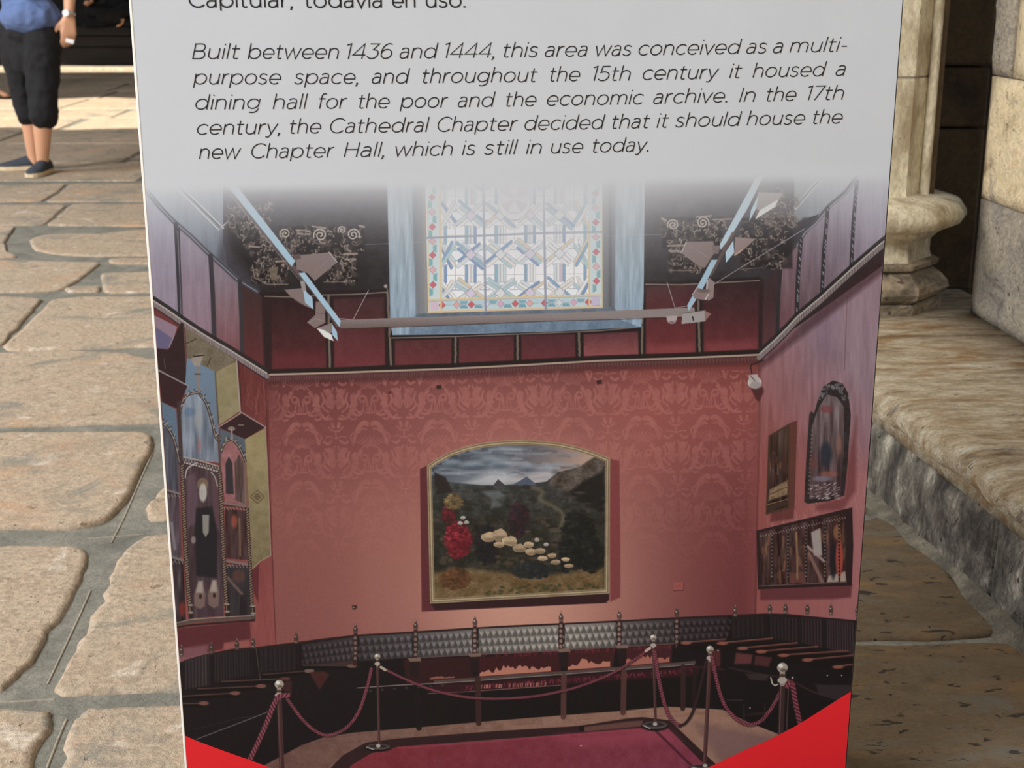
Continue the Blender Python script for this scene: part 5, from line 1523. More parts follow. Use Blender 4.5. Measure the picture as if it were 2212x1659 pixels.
# lit wall under the backs, seat edges and fringes
C.poly([(870, 1424), (1020, 1418), (1022, 1472), (880, 1480)], (54, 26, 28), .95, 6)
C.poly([(1030, 1420), (1210, 1408), (1212, 1452), (1034, 1466)], (66, 26, 30), .95, 4); C.poly([(1228, 1408), (1330, 1400), (1322, 1448), (1226, 1454)], (70, 30, 33), .95, 4); C.poly([(1350, 1400), (1452, 1392), (1450, 1438), (1352, 1444)], (72, 32, 36), .95, 4)
def torn(x0, y0, x1, y1, hgt, seed, c=(196, 124, 100)):
    r_ = random.Random(seed); n = int((x1 - x0) / 5)
    topp = [(x0 + (x1 - x0) * i / n, y0 + (y1 - y0) * i / n - hgt * r_.uniform(.35, 1.1) * (.35 + .65 * math.sin(PI * min(1, (i + 1) / n * 1.1) * .8 + .3))) for i in range(n + 1)]
    C.poly(topp + [(x1, y1), (x0, y0)], c, .95, 1.2)
torn(1036, 1461, 1190, 1450, 20, 3); torn(1226, 1447, 1318, 1440, 22, 4); torn(928, 1468, 982, 1464, 6, 5, (150, 90, 74)); torn(1352, 1438, 1446, 1430, 22, 6, (176, 104, 86))
for k in range(150):
    x = rq.uniform(1036, 1450); y = 1412 - (x - 1036) * .045
    if 1206 < x < 1228 or 1330 < x < 1350: continue
    C.line([(x, y), (x + rq.uniform(-3, 3), y + rq.uniform(4, 10))], 1.6, (118, 36, 48), .7, 1.2)
C.line([(900, 1421), (1030, 1414), (1206, 1406), (1330, 1398), (1460, 1390)], 2, (128, 96, 88), .7)
edge = [(772, 1486), (860, 1480), (940, 1476), (1034, 1470), (1120, 1463), (1210, 1457), (1340, 1447), (1450, 1439), (1500, 1434)]
C.line([(p[0], p[1] - 4) for p in edge[2:]], 6, (96, 80, 72), .8, 2); C.line(edge, 2.2, (146, 128, 120), .9, 1.2)
C.line([(p[0], p[1] + 14) for p in edge[2:]], 20, (58, 24, 30), .9, 4)
for k in range(170):
    x = rq.uniform(1000, 1500); y = 1480 - (x - 1034) * .075
    C.line([(x, y), (x + rq.uniform(-6, 6), y + rq.uniform(3, 10))], 1.8, rq.choice([(132, 44, 60), (104, 32, 44), (150, 60, 74)]), .65, 1.4)
for k in range(40):
    x = rq.uniform(1036, 1180); C.line([(x, 1487 - (x - 1036) * .04), (x + 1, 1480 - (x - 1036) * .04)], 1.6, (196, 124, 104), .8, 1.2)
C.line([(925, 1498), (985, 1496), (1040, 1492), (1210, 1480)], 2, (150, 100, 92), .8); C.line([(925, 1500), (1210, 1483)], 1, blk, .8)
C.poly([(766, 1504), (920, 1500), (1040, 1496), (1210, 1482), (1350, 1468), (1560, 1462), (1600, 1560), (1340, 1540), (1000, 1560), (766, 1580)], (26, 22, 23), 1, 5)
# platform boards and its front, carpet
C.poly([(560, 1659), (650, 1610), (700, 1592), (766, 1582), (870, 1574), (1027, 1560), (1213, 1545), (1335, 1536), (1442, 1526), (1562, 1533), (1607, 1556), (1677, 1584), (1720, 1600), (1640, 1740), (540, 1740)],
       streak(grad((600, 1620), (112, 78, 68), (1400, 1550), (158, 116, 94)), 18), 1, 2)
C.poly([(1500, 1560), (1680, 1590), (1620, 1660), (1560, 1660)], (120, 86, 84), .7, 20)
for k in range(40):
    x = rq.uniform(620, 1640); y = 1600 - (x - 620) * .07 + rq.uniform(-14, 14); C.line([(x, y), (x + rq.uniform(20, 60), y - rq.uniform(1, 4))], 1.6, (96, 64, 54), .3, 2)
C.poly([(706, 1668), (740, 1632), (790, 1604), (860, 1595), (1060, 1580), (1250, 1568), (1360, 1551), (1388, 1549), (1416, 1552), (1446, 1556), (1556, 1660), (1530, 1668), (1440, 1580), (1250, 1584), (860, 1613), (800, 1628), (736, 1680)], (52, 32, 33), 1, 1.6)
C.poly([(1262, 1570), (1360, 1558), (1388, 1556), (1388, 1568), (1262, 1580)], (116, 76, 66), .85, 3); C.poly([(1250, 1568), (1262, 1567), (1262, 1580), (1252, 1580)], (28, 20, 20), 1, 1.5)
carpet = [(730, 1684), (760, 1652), (800, 1628), (860, 1613), (1060, 1599), (1250, 1583), (1390, 1572), (1442, 1572), (1530, 1659), (1560, 1700), (720, 1740)]
C.poly(carpet, streak(grad((800, 1640), (132, 46, 54), (1480, 1640), (138, 56, 72)), 12), 1, 1.4)
C.poly([(1200, 1590), (1400, 1574), (1440, 1574), (1470, 1600), (1250, 1612)], (170, 70, 84), .5, 22); C.line([(860, 1616), (1060, 1602), (1250, 1586), (1400, 1575)], 3, (168, 66, 78), .6, 3)
C.line([(1416, 1578), (1500, 1660)], 5, (72, 30, 40), .85, 3); C.ell(1255, 1611, 3, 1.6, (200, 170, 166), .8, 1)
C.line([(768, 1630), (738, 1660)], 3, (76, 28, 36), .6, 3)
# legs
for x0, y0, x1, y1, w, c in ((902, 1500, 905, 1572, 12, (30, 24, 26)), (1032, 1465, 1034, 1562, 12, (62, 38, 36)), (1218, 1460, 1217, 1548, 12, (92, 56, 50)), (1348, 1450, 1346, 1539, 12, (88, 54, 48)), (1476, 1440, 1475, 1530, 11, (56, 36, 34)), (1500, 1440, 1499, 1528, 9, (40, 26, 28))):
    C.line([(x0, y0), (x1, y1)], w, c, .95, 1.6)
for x, y in ((1607, 1520), (1652, 1520), (1700, 1540)):
    C.line([(x, y), (x, y + 40)], 3, (62, 46, 44), .6, 1.4)
# arm rests, left and right
def arm(xa, ya, xb, yb, c=(124, 78, 68), w=4.4, knob=None):
    C.line([(xa, ya + 5), (xb, yb + 5)], 6, (18, 14, 16), .9, 3); C.line([(xa, ya), (xb, yb)], w * .55, (96, 62, 56), .9, 1.5)
    k = knob if knob else (xb, yb)
    C.ell(k[0], k[1], 11, 4.6, c, .95, 2)
arm(391, 1520, 440, 1519); arm(391, 1504, 508, 1497); arm(427, 1488, 564, 1482); arm(479, 1472, 616, 1466, (92, 52, 46)); arm(567, 1457, 668, 1449, (120, 96, 84), 3.4); arm(655, 1437, 760, 1438, (116, 88, 76), 3.6)
for x0, y0, x1, y1 in ((1478, 1388, 1567, 1381), (1556, 1389, 1668, 1379), (1600, 1400, 1722, 1389), (1640, 1407, 1766, 1397), (1688, 1415, 1832, 1406), (1740, 1425, 1850, 1415), (1806, 1440, 1850, 1434)):
    C.poly([(x0, y0 + 4), (x1, y1 + 3), (x1, y1 + 18), (x0 + 16, y0 + 20)], (24, 17, 19), .9, 3)
    C.line([(x0, y0), (x1, y1)], 4, (92, 52, 46), .95, 1.5); C.line([(x0, y0 - 1), (x1, y1 - 1.4)], 1.4, (142, 86, 72), .8); C.ell(x0 + 4, y0 + .5, 12, 4, (146, 84, 70), .95, 2)
for pts in ([(560, 1440), (570, 1500)],): pass
C.poly([(1532, 1405), (1556, 1402), (1556, 1440), (1520, 1440)], (112, 44, 46), .7, 5); C.poly([(1590, 1410), (1626, 1414), (1622, 1434), (1586, 1434)], (118, 58, 58), .8, 4); C.poly([(1632, 1416), (1668, 1420), (1660, 1440), (1628, 1436)], (104, 48, 50), .7, 4)
C.poly([(668, 1452), (700, 1450), (712, 1456), (690, 1490)], (74, 36, 34), .9, 3); C.poly([(606, 1474), (630, 1470), (630, 1498), (610, 1490)], (70, 36, 34), .8, 4); C.poly([(690, 1434), (764, 1426), (764, 1436), (660, 1438)], (76, 52, 50), .8, 3)
C.line(cr([(424, 1597), (500, 1568), (560, 1545), (596, 1530)], 4), 2.4, (120, 110, 112), .7, 1.6); C.line([(420, 1575), (520, 1550), (560, 1546)], 1, (80, 70, 70), .5)
C.line(cr([(1575, 1442), (1640, 1456), (1700, 1466), (1760, 1496), (1845, 1520)], 4), 3, (74, 52, 48), .6, 2); C.poly([(1760, 1478), (1845, 1480), (1845, 1520), (1770, 1500)], (60, 48, 52), .7, 5); C.poly([(1610, 1455), (1660, 1458), (1655, 1470), (1620, 1468)], (70, 52, 52), .7, 4)
C.line([(1562, 1446), (1500, 1440), (1470, 1444)], 4, (80, 34, 40), .8, 3); C.line([(1570, 1512), (1604, 1512)], 1.4, (90, 70, 66), .8)
for x, y in ((1787, 1459), (1818, 1459), (1620, 1529), (1551, 1405)): C.ell(x, y, 1.6, 1.6, (190, 184, 178), .9, 1)
for k in range(7): C.ell(800 + k * 26, 1492 - k * 2, 3, 2.4, (84, 74, 74), .6, 2)
# posts with turned finials
def finial(x, y, s=1.0, post=0, lit=1.0):
    c = (70 * lit + 20, 48 * lit + 16, 42 * lit + 16); h_ = (210 * lit, 196 * lit, 180 * lit)
    C.poly([(x - 1, y), (x + 1, y), (x + 5 * s, y + 16 * s), (x + 3 * s, y + 26 * s), (x - 3 * s, y + 26 * s), (x - 5 * s, y + 16 * s)], c, .95, 1.2)
    C.ell(x, y + 13 * s, 5 * s, 4.4 * s, c, .95, 1.1); C.ell(x - 1.2 * s, y + 11.4 * s, 1.8 * s, 1.6 * s, h_, .95, 1); C.ell(x, y + 3 * s, 1, 2.6 * s, h_, .7, 1)
    C.ell(x, y + 23 * s, 4.6 * s, 3 * s, (110 * lit, 86 * lit, 74 * lit), .9, 1.4); C.ell(x - 1, y + 22 * s, 2 * s, 1.2 * s, h_, .7, 1)
    if post:
        C.line([(x, y + 26), (x - 1, y + 26 + post)], 9, (58 * lit + 14, 26 * lit + 12, 26 * lit + 12), .97, 1.5)
        for q in range(int(post / 11)):
            C.ell(x - .6, y + 32 + q * 11, 3.4, 4, (150 * lit, 134 * lit, 118 * lit), .85, 1.4); C.ell(x - .6, y + 37 + q * 11, 4, 1.4, (60, 30, 30), .9, 1)
for x, y, p, l in ((768, 1346, 62, .8), (898, 1338, 62, .85), (1026, 1330, 64, 1), (1212, 1320, 66, 1), (1338, 1316, 62, 1), (1462, 1310, 56, .85), (1588, 1306, 0, .9), (1663, 1300, 0, .85), (1697, 1300, 0, .8), (1744, 1301, 0, .8), (1795, 1303, 0, .85), (1852, 1305, 0, .8),
                   (392, 1392, 0, .8), (457, 1386, 0, .7), (512, 1378, 0, .7), (547, 1374, 0, .8), (640, 1364, 0, .75)):
    finial(x, y, 1.0, p, l)
for x, y in ((1024, 1412), (1216, 1402), (1342, 1394), (894, 1422)):
    C.poly([(x - 14, y), (x + 14, y - 2), (x + 16, y + 6), (x - 8, y + 8)], (132, 104, 88), .9, 1.6); C.poly([(x - 10, y + 7), (x + 12, y + 7), (x + 10, y + 40), (x - 8, y + 40)], (38, 26, 28), .9, 2)
for a_, b_ in (((553, 1400), (562, 1468)), ((1460, 1400), (1462, 1372))):
    C.line([a_, b_], 2, (110, 100, 92), .5, 1.4)
# rope barrier
def rope(pts, w, c=(122, 54, 64), hi=(160, 90, 98), lo=(66, 28, 36), n=6):
    q = cr(pts, 8)
    C.line([(p[0] + 1, p[1] + 1) for p in q], w + 2, (26, 14, 18), .55, 2.4); C.line(q, w, c, 1, 1.2)
    acc = 0; step = w * .78
    for a_, b__ in zip(q, q[1:]):
        L = math.hypot(b__[0] - a_[0], b__[1] - a_[1]) or 1e-6
        dx, dy = (b__[0] - a_[0]) / L, (b__[1] - a_[1]) / L
        while acc < L:
            x, y = a_[0] + dx * acc, a_[1] + dy * acc
            e = w * .42
            C.line([(x - dy * e - dx * e * .8, y + dx * e - dy * e * .8), (x + dy * e + dx * e * .8, y - dx * e + dy * e * .8)], w * .2, hi, .75, 1)
            C.line([(x - dy * e - dx * e * .8 + dx * step * .45, y + dx * e - dy * e * .8 + dy * step * .45), (x + dy * e + dx * e * .8 + dx * step * .45, y - dx * e + dy * e * .8 + dy * step * .45)], w * .22, lo, .75, 1)
            acc += step
        acc -= L
def stand(x0, y0, x1, y1, r, w, base=None, c=(76, 46, 44)):
    C.line([(x0, y0 + r * 2.6), (x1, y1)], w, c, 1, 1.2); C.line([(x0 - w * .22, y0 + r * 2.6), (x1 - w * .22, y1)], w * .2, (122, 84, 78), .7, 1)
    if base:
        bx_, by_, rx, ry = base
        C.ell(bx_, by_ + 3, rx + 3, ry + 2, (22, 18, 18), .9, 3); C.ell(bx_, by_, rx, ry, (92, 82, 76), 1, 1.4); C.ell(bx_, by_ - 1, rx * .8, ry * .6, (44, 34, 34), .9, 1.4); C.line([(bx_ - rx, by_ + 1), (bx_ - rx * .4, by_ + ry)], 1.8, (206, 196, 180), .9); C.ell(bx_, by_ - 2, 5, 4, (196, 184, 166), .9, 1.6)
    C.line([(x0, y0), (x0, y0 + r * 3)], w * .9, (150, 134, 118), 1, 1.2); C.ell(x0, y0 + r * 2.4, r * .95, r * .6, (176, 164, 148), 1, 1.2); C.ell(x0, y0 + r * 1.5, r * .6, r * .3, (70, 46, 42), .9, 1.2)
    C.ell(x0, y0, r, r * .95, (168, 154, 136), 1, 1.2); C.ell(x0 - r * .3, y0 - r * .35, r * .42, r * .36, (238, 232, 220), .95, 1.2); C.ell(x0 + r * .25, y0 + r * .5, r * .6, r * .3, (92, 76, 64), .8, 1.4)
rope([(822, 1441), (880, 1469), (940, 1492), (1010, 1506), (1080, 1509), (1160, 1503), (1250, 1483), (1330, 1450), (1403, 1402)], 5)
stand(815, 1418, 819, 1608, 6.5, 5.5, (817, 1613, 25, 6)); stand(1411, 1377, 1416, 1560, 7, 6, (1415, 1566, 26, 8))
C.line([(823, 1441), (832, 1447)], 6, (176, 164, 140), 1); C.line([(1395, 1406), (1404, 1400)], 6, (196, 170, 150), 1)
rope([(802, 1445), (794, 1480), (778, 1530), (758, 1562), (735, 1580), (706, 1588), (680, 1578), (655, 1556), (632, 1526), (618, 1506)], 6.5)
rope([(1414, 1408), (1420, 1450), (1430, 1500), (1442, 1540), (1456, 1560), (1468, 1567)], 7.5); rope([(1468, 1567), (1480, 1562), (1494, 1542), (1508, 1500), (1526, 1426)], 5, (52, 36, 38), (74, 54, 54), (24, 16, 18))
stand(1533.5, 1402, 1522, 1652, 8, 8.5, (1523, 1656, 30, 5)); rope([(1538, 1420), (1546, 1460), (1558, 1506), (1574, 1536), (1598, 1558), (1622, 1565), (1645, 1556), (1666, 1530), (1684, 1498)], 7.5)
stand(1690, 1442, 1686, 1600, 11.5, 13, None, (60, 42, 42)); C.line([(1704, 1470), (1698, 1590)], 3, (84, 58, 54), .8)
C.line([(1665, 1464), (1668, 1476), (1674, 1481), (1680, 1478)], 3, (188, 176, 150), 1); C.ell(1712, 1464, 2.4, 3, (170, 160, 148), .9)
rope([(1700, 1482), (1705, 1474), (1712, 1480), (1717, 1510), (1724, 1545), (1731, 1575)], 11, (112, 44, 56))
stand(603, 1478, 609, 1662, 10, 11, None, (72, 44, 44)); rope([(622, 1502), (604, 1504), (592, 1520), (578, 1556), (560, 1598), (540, 1640), (530, 1662)], 10.5)

# lighting track hung from the ceiling
C.line([(790, 528), (1100, 516), (1440, 506)], 1, (170, 170, 176), .55)
C.line([(796, 627), (763, 690)], 1.6, (176, 168, 172), .9); C.line([(734, 688), (764, 691)], 1.6, (170, 164, 168), .9)
C.poly([(735, 691), (900, 685), (1180, 677), (1500, 664), (1502, 683), (1180, 693), (900, 704), (735, 710)], grad((0, 684), (140, 128, 124), (0, 706), (112, 96, 92)), 1, 1.2)
C.line([(736, 711), (900, 705), (1180, 694), (1474, 686)], 1.6, (58, 36, 38), .8)
bl = (158, 190, 208); brn = (128, 110, 106)
C.line([(498, 410), (560, 486), (652, 600)], 9, (96, 78, 76), .95, 1.6); C.line([(497, 420), (556, 492), (646, 604)], 2, (150, 132, 126), .6)
C.poly([(490, 400), (511, 400), (638, 564), (630, 576)], bl, 1, 1.4)
C.line([(656, 604), (700, 662), (728, 704)], 5, (96, 78, 76), .9, 1.6)
C.poly([(645, 590), (658, 588), (736, 692), (734, 708)], bl, 1, 1.2)
C.poly([(637, 552), (711, 545), (729, 566), (680, 607), (664, 590), (641, 582)], brn, 1, 1.2); C.line([(711, 545), (728, 566)], 2, (190, 176, 172), .9); C.line([(680, 590), (708, 562)], 1.2, (150, 130, 126), .6)
C.poly([(632, 551), (648, 548), (650, 559), (636, 562)], (90, 72, 70), 1, 1.2)
C.poly([(614, 626), (653, 622), (676, 668), (657, 660), (629, 642)], brn, 1, 1.2); C.poly([(654, 622), (675, 643), (677, 668), (659, 654)], bl, 1, 1.2); C.line([(636, 649), (655, 659)], 2.4, (70, 50, 50), .9)
C.poly([(648, 606), (658, 606), (662, 630), (652, 626)], (150, 140, 138), 1, 1.2)
C.poly([(682, 651), (692, 652), (702, 668), (703, 697), (680, 709), (663, 696), (681, 680)], brn, 1, 1.2); C.line([(683, 676), (702, 678)], 1.2, (90, 74, 72), .7); C.line([(666, 698), (682, 688), (700, 694)], 1.4, (160, 144, 140), .8)
C.poly([(684, 709), (718, 697), (723, 720), (704, 718)], (134, 122, 118), 1, 1.2); C.poly([(684, 709), (698, 712), (716, 722), (721, 737), (700, 728)], (222, 222, 214), 1, 1.4); C.poly([(717, 699), (728, 717), (730, 737), (718, 724)], bl, 1, 1.2)
C.line([(1640, 400), (1600, 462), (1562, 536)], 8, (92, 74, 72), .95, 1.8)
C.poly([(1632, 385), (1653, 372), (1615, 450), (1578, 512), (1556, 540), (1555, 527)], (176, 204, 216), 1, 1.4)
C.line([(1584, 504), (1560, 548), (1535, 594)], 7, (92, 72, 68), .95, 1.6)
C.poly([(1537, 561), (1550, 561), (1517, 626), (1488, 672), (1484, 660)], bl, 1, 1.3)
C.poly([(1481, 522), (1541, 521), (1542, 548), (1522, 579), (1505, 572), (1471, 546)], brn, 1, 1.2); C.line([(1482, 523), (1472, 546)], 2, (190, 178, 174), .9); C.line([(1495, 534), (1530, 556)], 1.2, (150, 132, 126), .6); C.poly([(1538, 530), (1556, 530), (1552, 548), (1540, 548)], (116, 98, 96), 1, 1.2)
C.poly([(1588, 512), (1632, 516), (1608, 538), (1586, 553)], (140, 118, 112), 1, 1.2); C.poly([(1584, 519), (1586, 546), (1568, 568), (1567, 545)], (176, 204, 216), 1, 1.2); C.line([(1587, 551), (1602, 541)], 3, (206, 160, 140), .9)
C.poly([(1638, 415), (1692, 417), (1682, 431), (1640, 455), (1632, 450)], (150, 138, 134), 1, 1.4); C.poly([(1682, 430), (1674, 447), (1631, 474), (1641, 454)], (222, 222, 216), 1, 1.4); C.poly([(1638, 421), (1633, 451), (1618, 479), (1622, 454)], (176, 206, 218), 1, 1.2)
C.poly([(1530, 598), (1543, 609), (1541, 643), (1530, 650), (1525, 640)], (140, 122, 118), 1, 1.2); C.line([(1528, 606), (1526, 628)], 3.4, (206, 206, 206), .8)
C.poly([(1505, 620), (1533, 632), (1527, 649), (1500, 645), (1495, 636)], (136, 114, 110), 1, 1.2); C.ell(1520, 628, 14, 4, (106, 88, 84), .9, 1.4); C.line([(1496, 636), (1506, 621)], 1.8, (190, 200, 206), .8); C.line([(1524, 646), (1530, 636)], 2.4, (220, 214, 204), .9)
C.line([(1542, 614), (1600, 578), (1690, 524), (1738, 494)], 1.8, (150, 144, 148), .9); C.line([(1441, 610), (1458, 665)], 1.6, (170, 162, 166), .9); C.line([(1458, 665), (1486, 661)], 1.6, (150, 140, 142), .9)
C.poly([(1474, 677), (1522, 670), (1524, 694), (1472, 700)], (160, 152, 148), 1, 1.2); C.poly([(1522, 670), (1536, 678), (1523, 694)], (140, 106, 100), 1, 1.2); C.line([(1496, 684), (1498, 692)], 2.4, (20, 18, 18), 1); C.line([(1474, 677), (1522, 670)], 1.4, (70, 60, 60), .8)
C.poly([(1439, 683), (1463, 682), (1462, 692), (1441, 693)], (178, 160, 158), 1, 1.6); C.ell(1451, 694, 9, 5.4, (176, 158, 156), 1, 1.4); C.ell(1451, 696, 6, 2, (96, 80, 80), .7, 1.4)
C.ell(833, 618, 4, 4, (170, 156, 148), .9, 1.4); C.line([(834, 620), (838, 628)], 2, (140, 124, 118), .8)

# grain, then the fade of the picture into the pale head of the board
C.a += (value_noise(C.H, C.W, 2.2, 2.2, 9) * 7)[..., None]
Yf = C.Y + (C.X - 1100) * 0.018
edge_y = 385
t = np.clip((Yf - edge_y) / 235.0, 0, 1)
keep_ = 1 - (1 - t) ** 2.3
mid = np.exp(-(((C.X - 1200) / 300) ** 2))
keep_ = keep_ * (1 - .75 * mid * (1 - np.clip((Yf - 400) / 300, 0, 1)))
inwin = np.clip((C.X - 838) / 12, 0, 1) * np.clip((1392 - C.X) / 12, 0, 1)
soft_top = np.clip((Yf - edge_y + 8) / 30, 0, 1)
keep_ = keep_ * soft_top
paper = np.array((207, 209, 210), np.float32)
C.a = paper + (C.a - paper) * keep_[..., None]

lum = C.a.mean(axis=2, keepdims=True)
C.a = lum + (C.a - lum) * .90
# transfer the painting to the board's own flat coordinates
PV0, PV1 = BOT, panel_uv(1100, 366)[1]
PU0, PU1 = U0 + .0028, U1 - .0012
TXD = 2050.0      # texels per metre
TWp, THp = int((PU1 - PU0) * TXD), int((PV1 - PV0) * TXD)
uu = PU0 + (np.arange(TWp, dtype=np.float64) + .5) / TWp * (PU1 - PU0)
vv = PV0 + (np.arange(THp, dtype=np.float64) + .5) / THp * (PV1 - PV0)
px_ = P0.x + PE.x * uu[None, :] - CAM.x + vv[:, None] * 0
py_ = P0.y + PE.y * uu[None, :] - CAM.y + vv[:, None] * 0
pz_ = vv[:, None] - CAM.z + uu[None, :] * 0
zc_ = py_ * AF.y + pz_ * AF.z
PX = 1106 + F * px_ / zc_
PY = 829.5 - F * (py_ * AU.y + pz_ * AU.z) / zc_
gx = np.clip((PX - C.x0) * PS - .5, 0, C.W - 1.001); gy = np.clip((PY - C.y0) * PS - .5, 0, C.H - 1.001)
xi = gx.astype(int); yi = gy.astype(int); fx = (gx - xi)[..., None]; fy = (gy - yi)[..., None]
img = (C.a[yi, xi] * (1 - fx) + C.a[yi, xi + 1] * fx) * (1 - fy) + (C.a[yi + 1, xi] * (1 - fx) + C.a[yi + 1, xi + 1] * fx) * fy
img = np.clip(img, 0, 255) / 255
lin = np.where(img <= .04045, img / 12.92, ((img + .055) / 1.055) ** 2.4)
KP = np.array([PAPER * PTINT[i] / (((paper[i] / 255 + .055) / 1.055) ** 2.4) for i in range(3)])
lin = np.clip(lin * KP, 0, 1)
enc = np.where(lin <= .0031308, lin * 12.92, 1.055 * lin ** (1 / 2.4) - .055)
pic = bpy.data.images.new('printed_hall_photograph', TWp, THp, alpha=False)
buf = np.ones((THp, TWp, 4), np.float32); buf[..., :3] = enc
pic.pixels.foreach_set(buf.ravel())
pic.update(); pic.pack()
M_print, N_, L_, B_ = new_mat('satin_photographic_print', 0.4)
B_.inputs['Specular IOR Level'].default_value = 0.2
ti = N_.new('ShaderNodeTexImage'); ti.image = pic; ti.extension = 'EXTEND'
uvn = N_.new('ShaderNodeUVMap'); uvn.uv_map = 'print'
L_.new(uvn.outputs[0], ti.inputs[0]); L_.new(ti.outputs[0], B_.inputs['Base Color'])
me = mesh_of('printed_photograph', [on_panel(PU0, PV0, .0002), on_panel(PU1, PV0, .0002), on_panel(PU1, PV1, .0002), on_panel(PU0, PV1, .0002)], [(0, 1, 2, 3)])
uvl = me.uv_layers.new(name='print')
for i, c in enumerate(((0, 0), (1, 0), (1, 1), (0, 1))):
    uvl.data[i].uv = c
link('printed_photograph', me, M_print, board, label='photograph of a red panelled hall with rope barrier and stained glass window')

# ------------------------------------------------------------------ people
M_skin, N_, L_, B_ = new_mat('sunlit_skin', 0.5, srgb((228, 174, 140)))
B_.inputs['Subsurface Weight'].default_value = 0.08
B_.inputs['Subsurface Scale'].default_value = 0.02
M_shirt = plain_mat('blue_cotton', (96, 117, 164), 0.85, 0.4, 300, 0.08)
M_short = plain_mat('black_cotton', (22, 22, 27), 0.85, 0.4, 300, 0.1)
M_black = plain_mat('black_clothing', (14, 14, 16), 0.9, 0.3, 200, 0.1)
M_shoe = plain_mat('charcoal_canvas', (58, 66, 78), 0.8, 0.4, 400, 0.1)
M_sole = plain_mat('pale_rubber', (226, 206, 172), 0.6)
M_hair = plain_mat('dark_hair', (40, 30, 24), 0.7, 0.6, 300, 0.2)
M_watch = plain_mat('silver_metal', (206, 206, 208), 0.3, metallic=0.7)
M_white = plain_mat('white_paper', (232, 232, 232), 0.6)
M_eye = plain_mat('dark_eye', (20, 16, 14), 0.2)

def blob_mesh(name, bones, mat, parent, voxel=0.010, extra=(), smooth_it=6, disp=0.0):
    """one continuous skin: tapered limbs and ellipsoids fused into a single surface"""
    bm = bmesh.new()
    def ball(c, r, s=(1, 1, 1), rot=None):
        m = Matrix.Translation(c)
        if rot is not None:
            m = m @ rot
        m = m @ Matrix.Diagonal((r * s[0], r * s[1], r * s[2], 1))
        bmesh.ops.create_uvsphere(bm, u_segments=14, v_segments=10, radius=1, matrix=m)
    for p0, p1, r0, r1 in bones:
        p0, p1 = Vector(p0), Vector(p1)
        d = p1 - p0
        L = d.length
        ball(p0, r0); ball(p1, r1)
        if L > 1e-4:
            q = d.to_track_quat('Z', 'Y').to_matrix().to_4x4()
            bmesh.ops.create_cone(bm, cap_ends=True, segments=14, radius1=r0, radius2=r1, depth=L, matrix=Matrix.Translation((p0 + p1) / 2) @ q)
    for e in extra:
        ball(*e)
    me = from_bm(name, bm, True)
    o = link(name, me, mat, parent)
    m = o.modifiers.new('fuse', 'REMESH'); m.mode = 'VOXEL'; m.voxel_size = voxel; m.use_smooth_shade = True
    s = o.modifiers.new('soften', 'SMOOTH'); s.factor = 0.6; s.iterations = smooth_it
    if disp:
        tx = bpy.data.textures.new(name + '_folds', 'CLOUDS'); tx.noise_scale = 0.09
        dmod = o.modifiers.new('folds', 'DISPLACE'); dmod.texture = tx; dmod.strength = disp; dmod.mid_level = .5
    return o

def flat_rot(facing):
    return facing.to_track_quat('Y', 'Z').to_matrix().to_4x4()

def hand_bones(wrist, elbow, side, curl=0.5, s=1.0, bend=Vector((0, 0, 0))):
    """palm and five bent fingers continuing the forearm; side = direction of the thumb"""
    d = (wrist - elbow).normalized()
    side = (side - d * side.dot(d)).normalized()
    palm_n = d.cross(side).normalized()
    bones = []
    w0 = wrist + d * .012 * s
    for k, off in enumerate((-.030, -.011, .009, .028)):
        root = w0 + side * off * s * .6
        kn = w0 + d * (.082 - .004 * abs(k - 2)) * s + side * off * s
        bones.append((root, kn, .0155 * s, .0125 * s))
        ln = (.030, .036, .038, .034)[k] * s
        a1 = (d * math.cos(curl) + palm_n * math.sin(curl)).normalized()
        a2 = (d * math.cos(curl * 2.1) + palm_n * math.sin(curl * 2.1)).normalized()
        a3 = (d * math.cos(curl * 2.9) + palm_n * math.sin(curl * 2.9)).normalized()
        q1 = kn + a1 * ln; q2 = q1 + a2 * ln * .72; q3 = q2 + a3 * ln * .55
        bones += [(kn, q1, .0100 * s, .0088 * s), (q1, q2, .0088 * s, .0080 * s), (q2, q3, .0080 * s, .0070 * s)]
    t0 = w0 + side * .022 * s + d * .012 * s
    t1 = t0 + (side * .7 + d * .75 + palm_n * .25).normalized() * .045 * s
    t2 = t1 + (side * .15 + d * .9 + palm_n * .45).normalized() * .034 * s
    t3 = t2 + (d * .9 + palm_n * .5 - side * .1).normalized() * .024 * s
    bones += [(t0, t1, .0145 * s, .0115 * s), (t1, t2, .0112 * s, .0095 * s), (t2, t3, .0095 * s, .0080 * s)]
    return bones

def head_parts(c, facing, mat_skin_extra, s=1.0):
    """ellipsoids for the head (added to the body's own surface)"""
    r = flat_rot(facing)
    up = Vector((0, 0, 1)); sd = facing.cross(up).normalized()
    ex = [(c, 1.0, (.074 * s, .096 * s, .112 * s), r),
          (c - up * .055 * s + facing * .022 * s, 1.0, (.056 * s, .066 * s, .062 * s), r),
          (c + facing * .100 * s - up * .012 * s, 1.0, (.012 * s, .018 * s, .024 * s), r),
          (c + facing * .091 * s - up * .052 * s, 1.0, (.024 * s, .012 * s, .009 * s), r),
          (c + facing * .078 * s - up * .092 * s, 1.0, (.024 * s, .018 * s, .018 * s), r)]
    for q in (-1, 1):
        ex.append((c + sd * q * .078 * s - up * .008 * s, 1.0, (.010 * s, .020 * s, .032 * s), r))
        ex.append((c + sd * q * .030 * s + facing * .082 * s + up * .022 * s, 1.0, (.022 * s, .012 * s, .008 * s), r))
    return ex

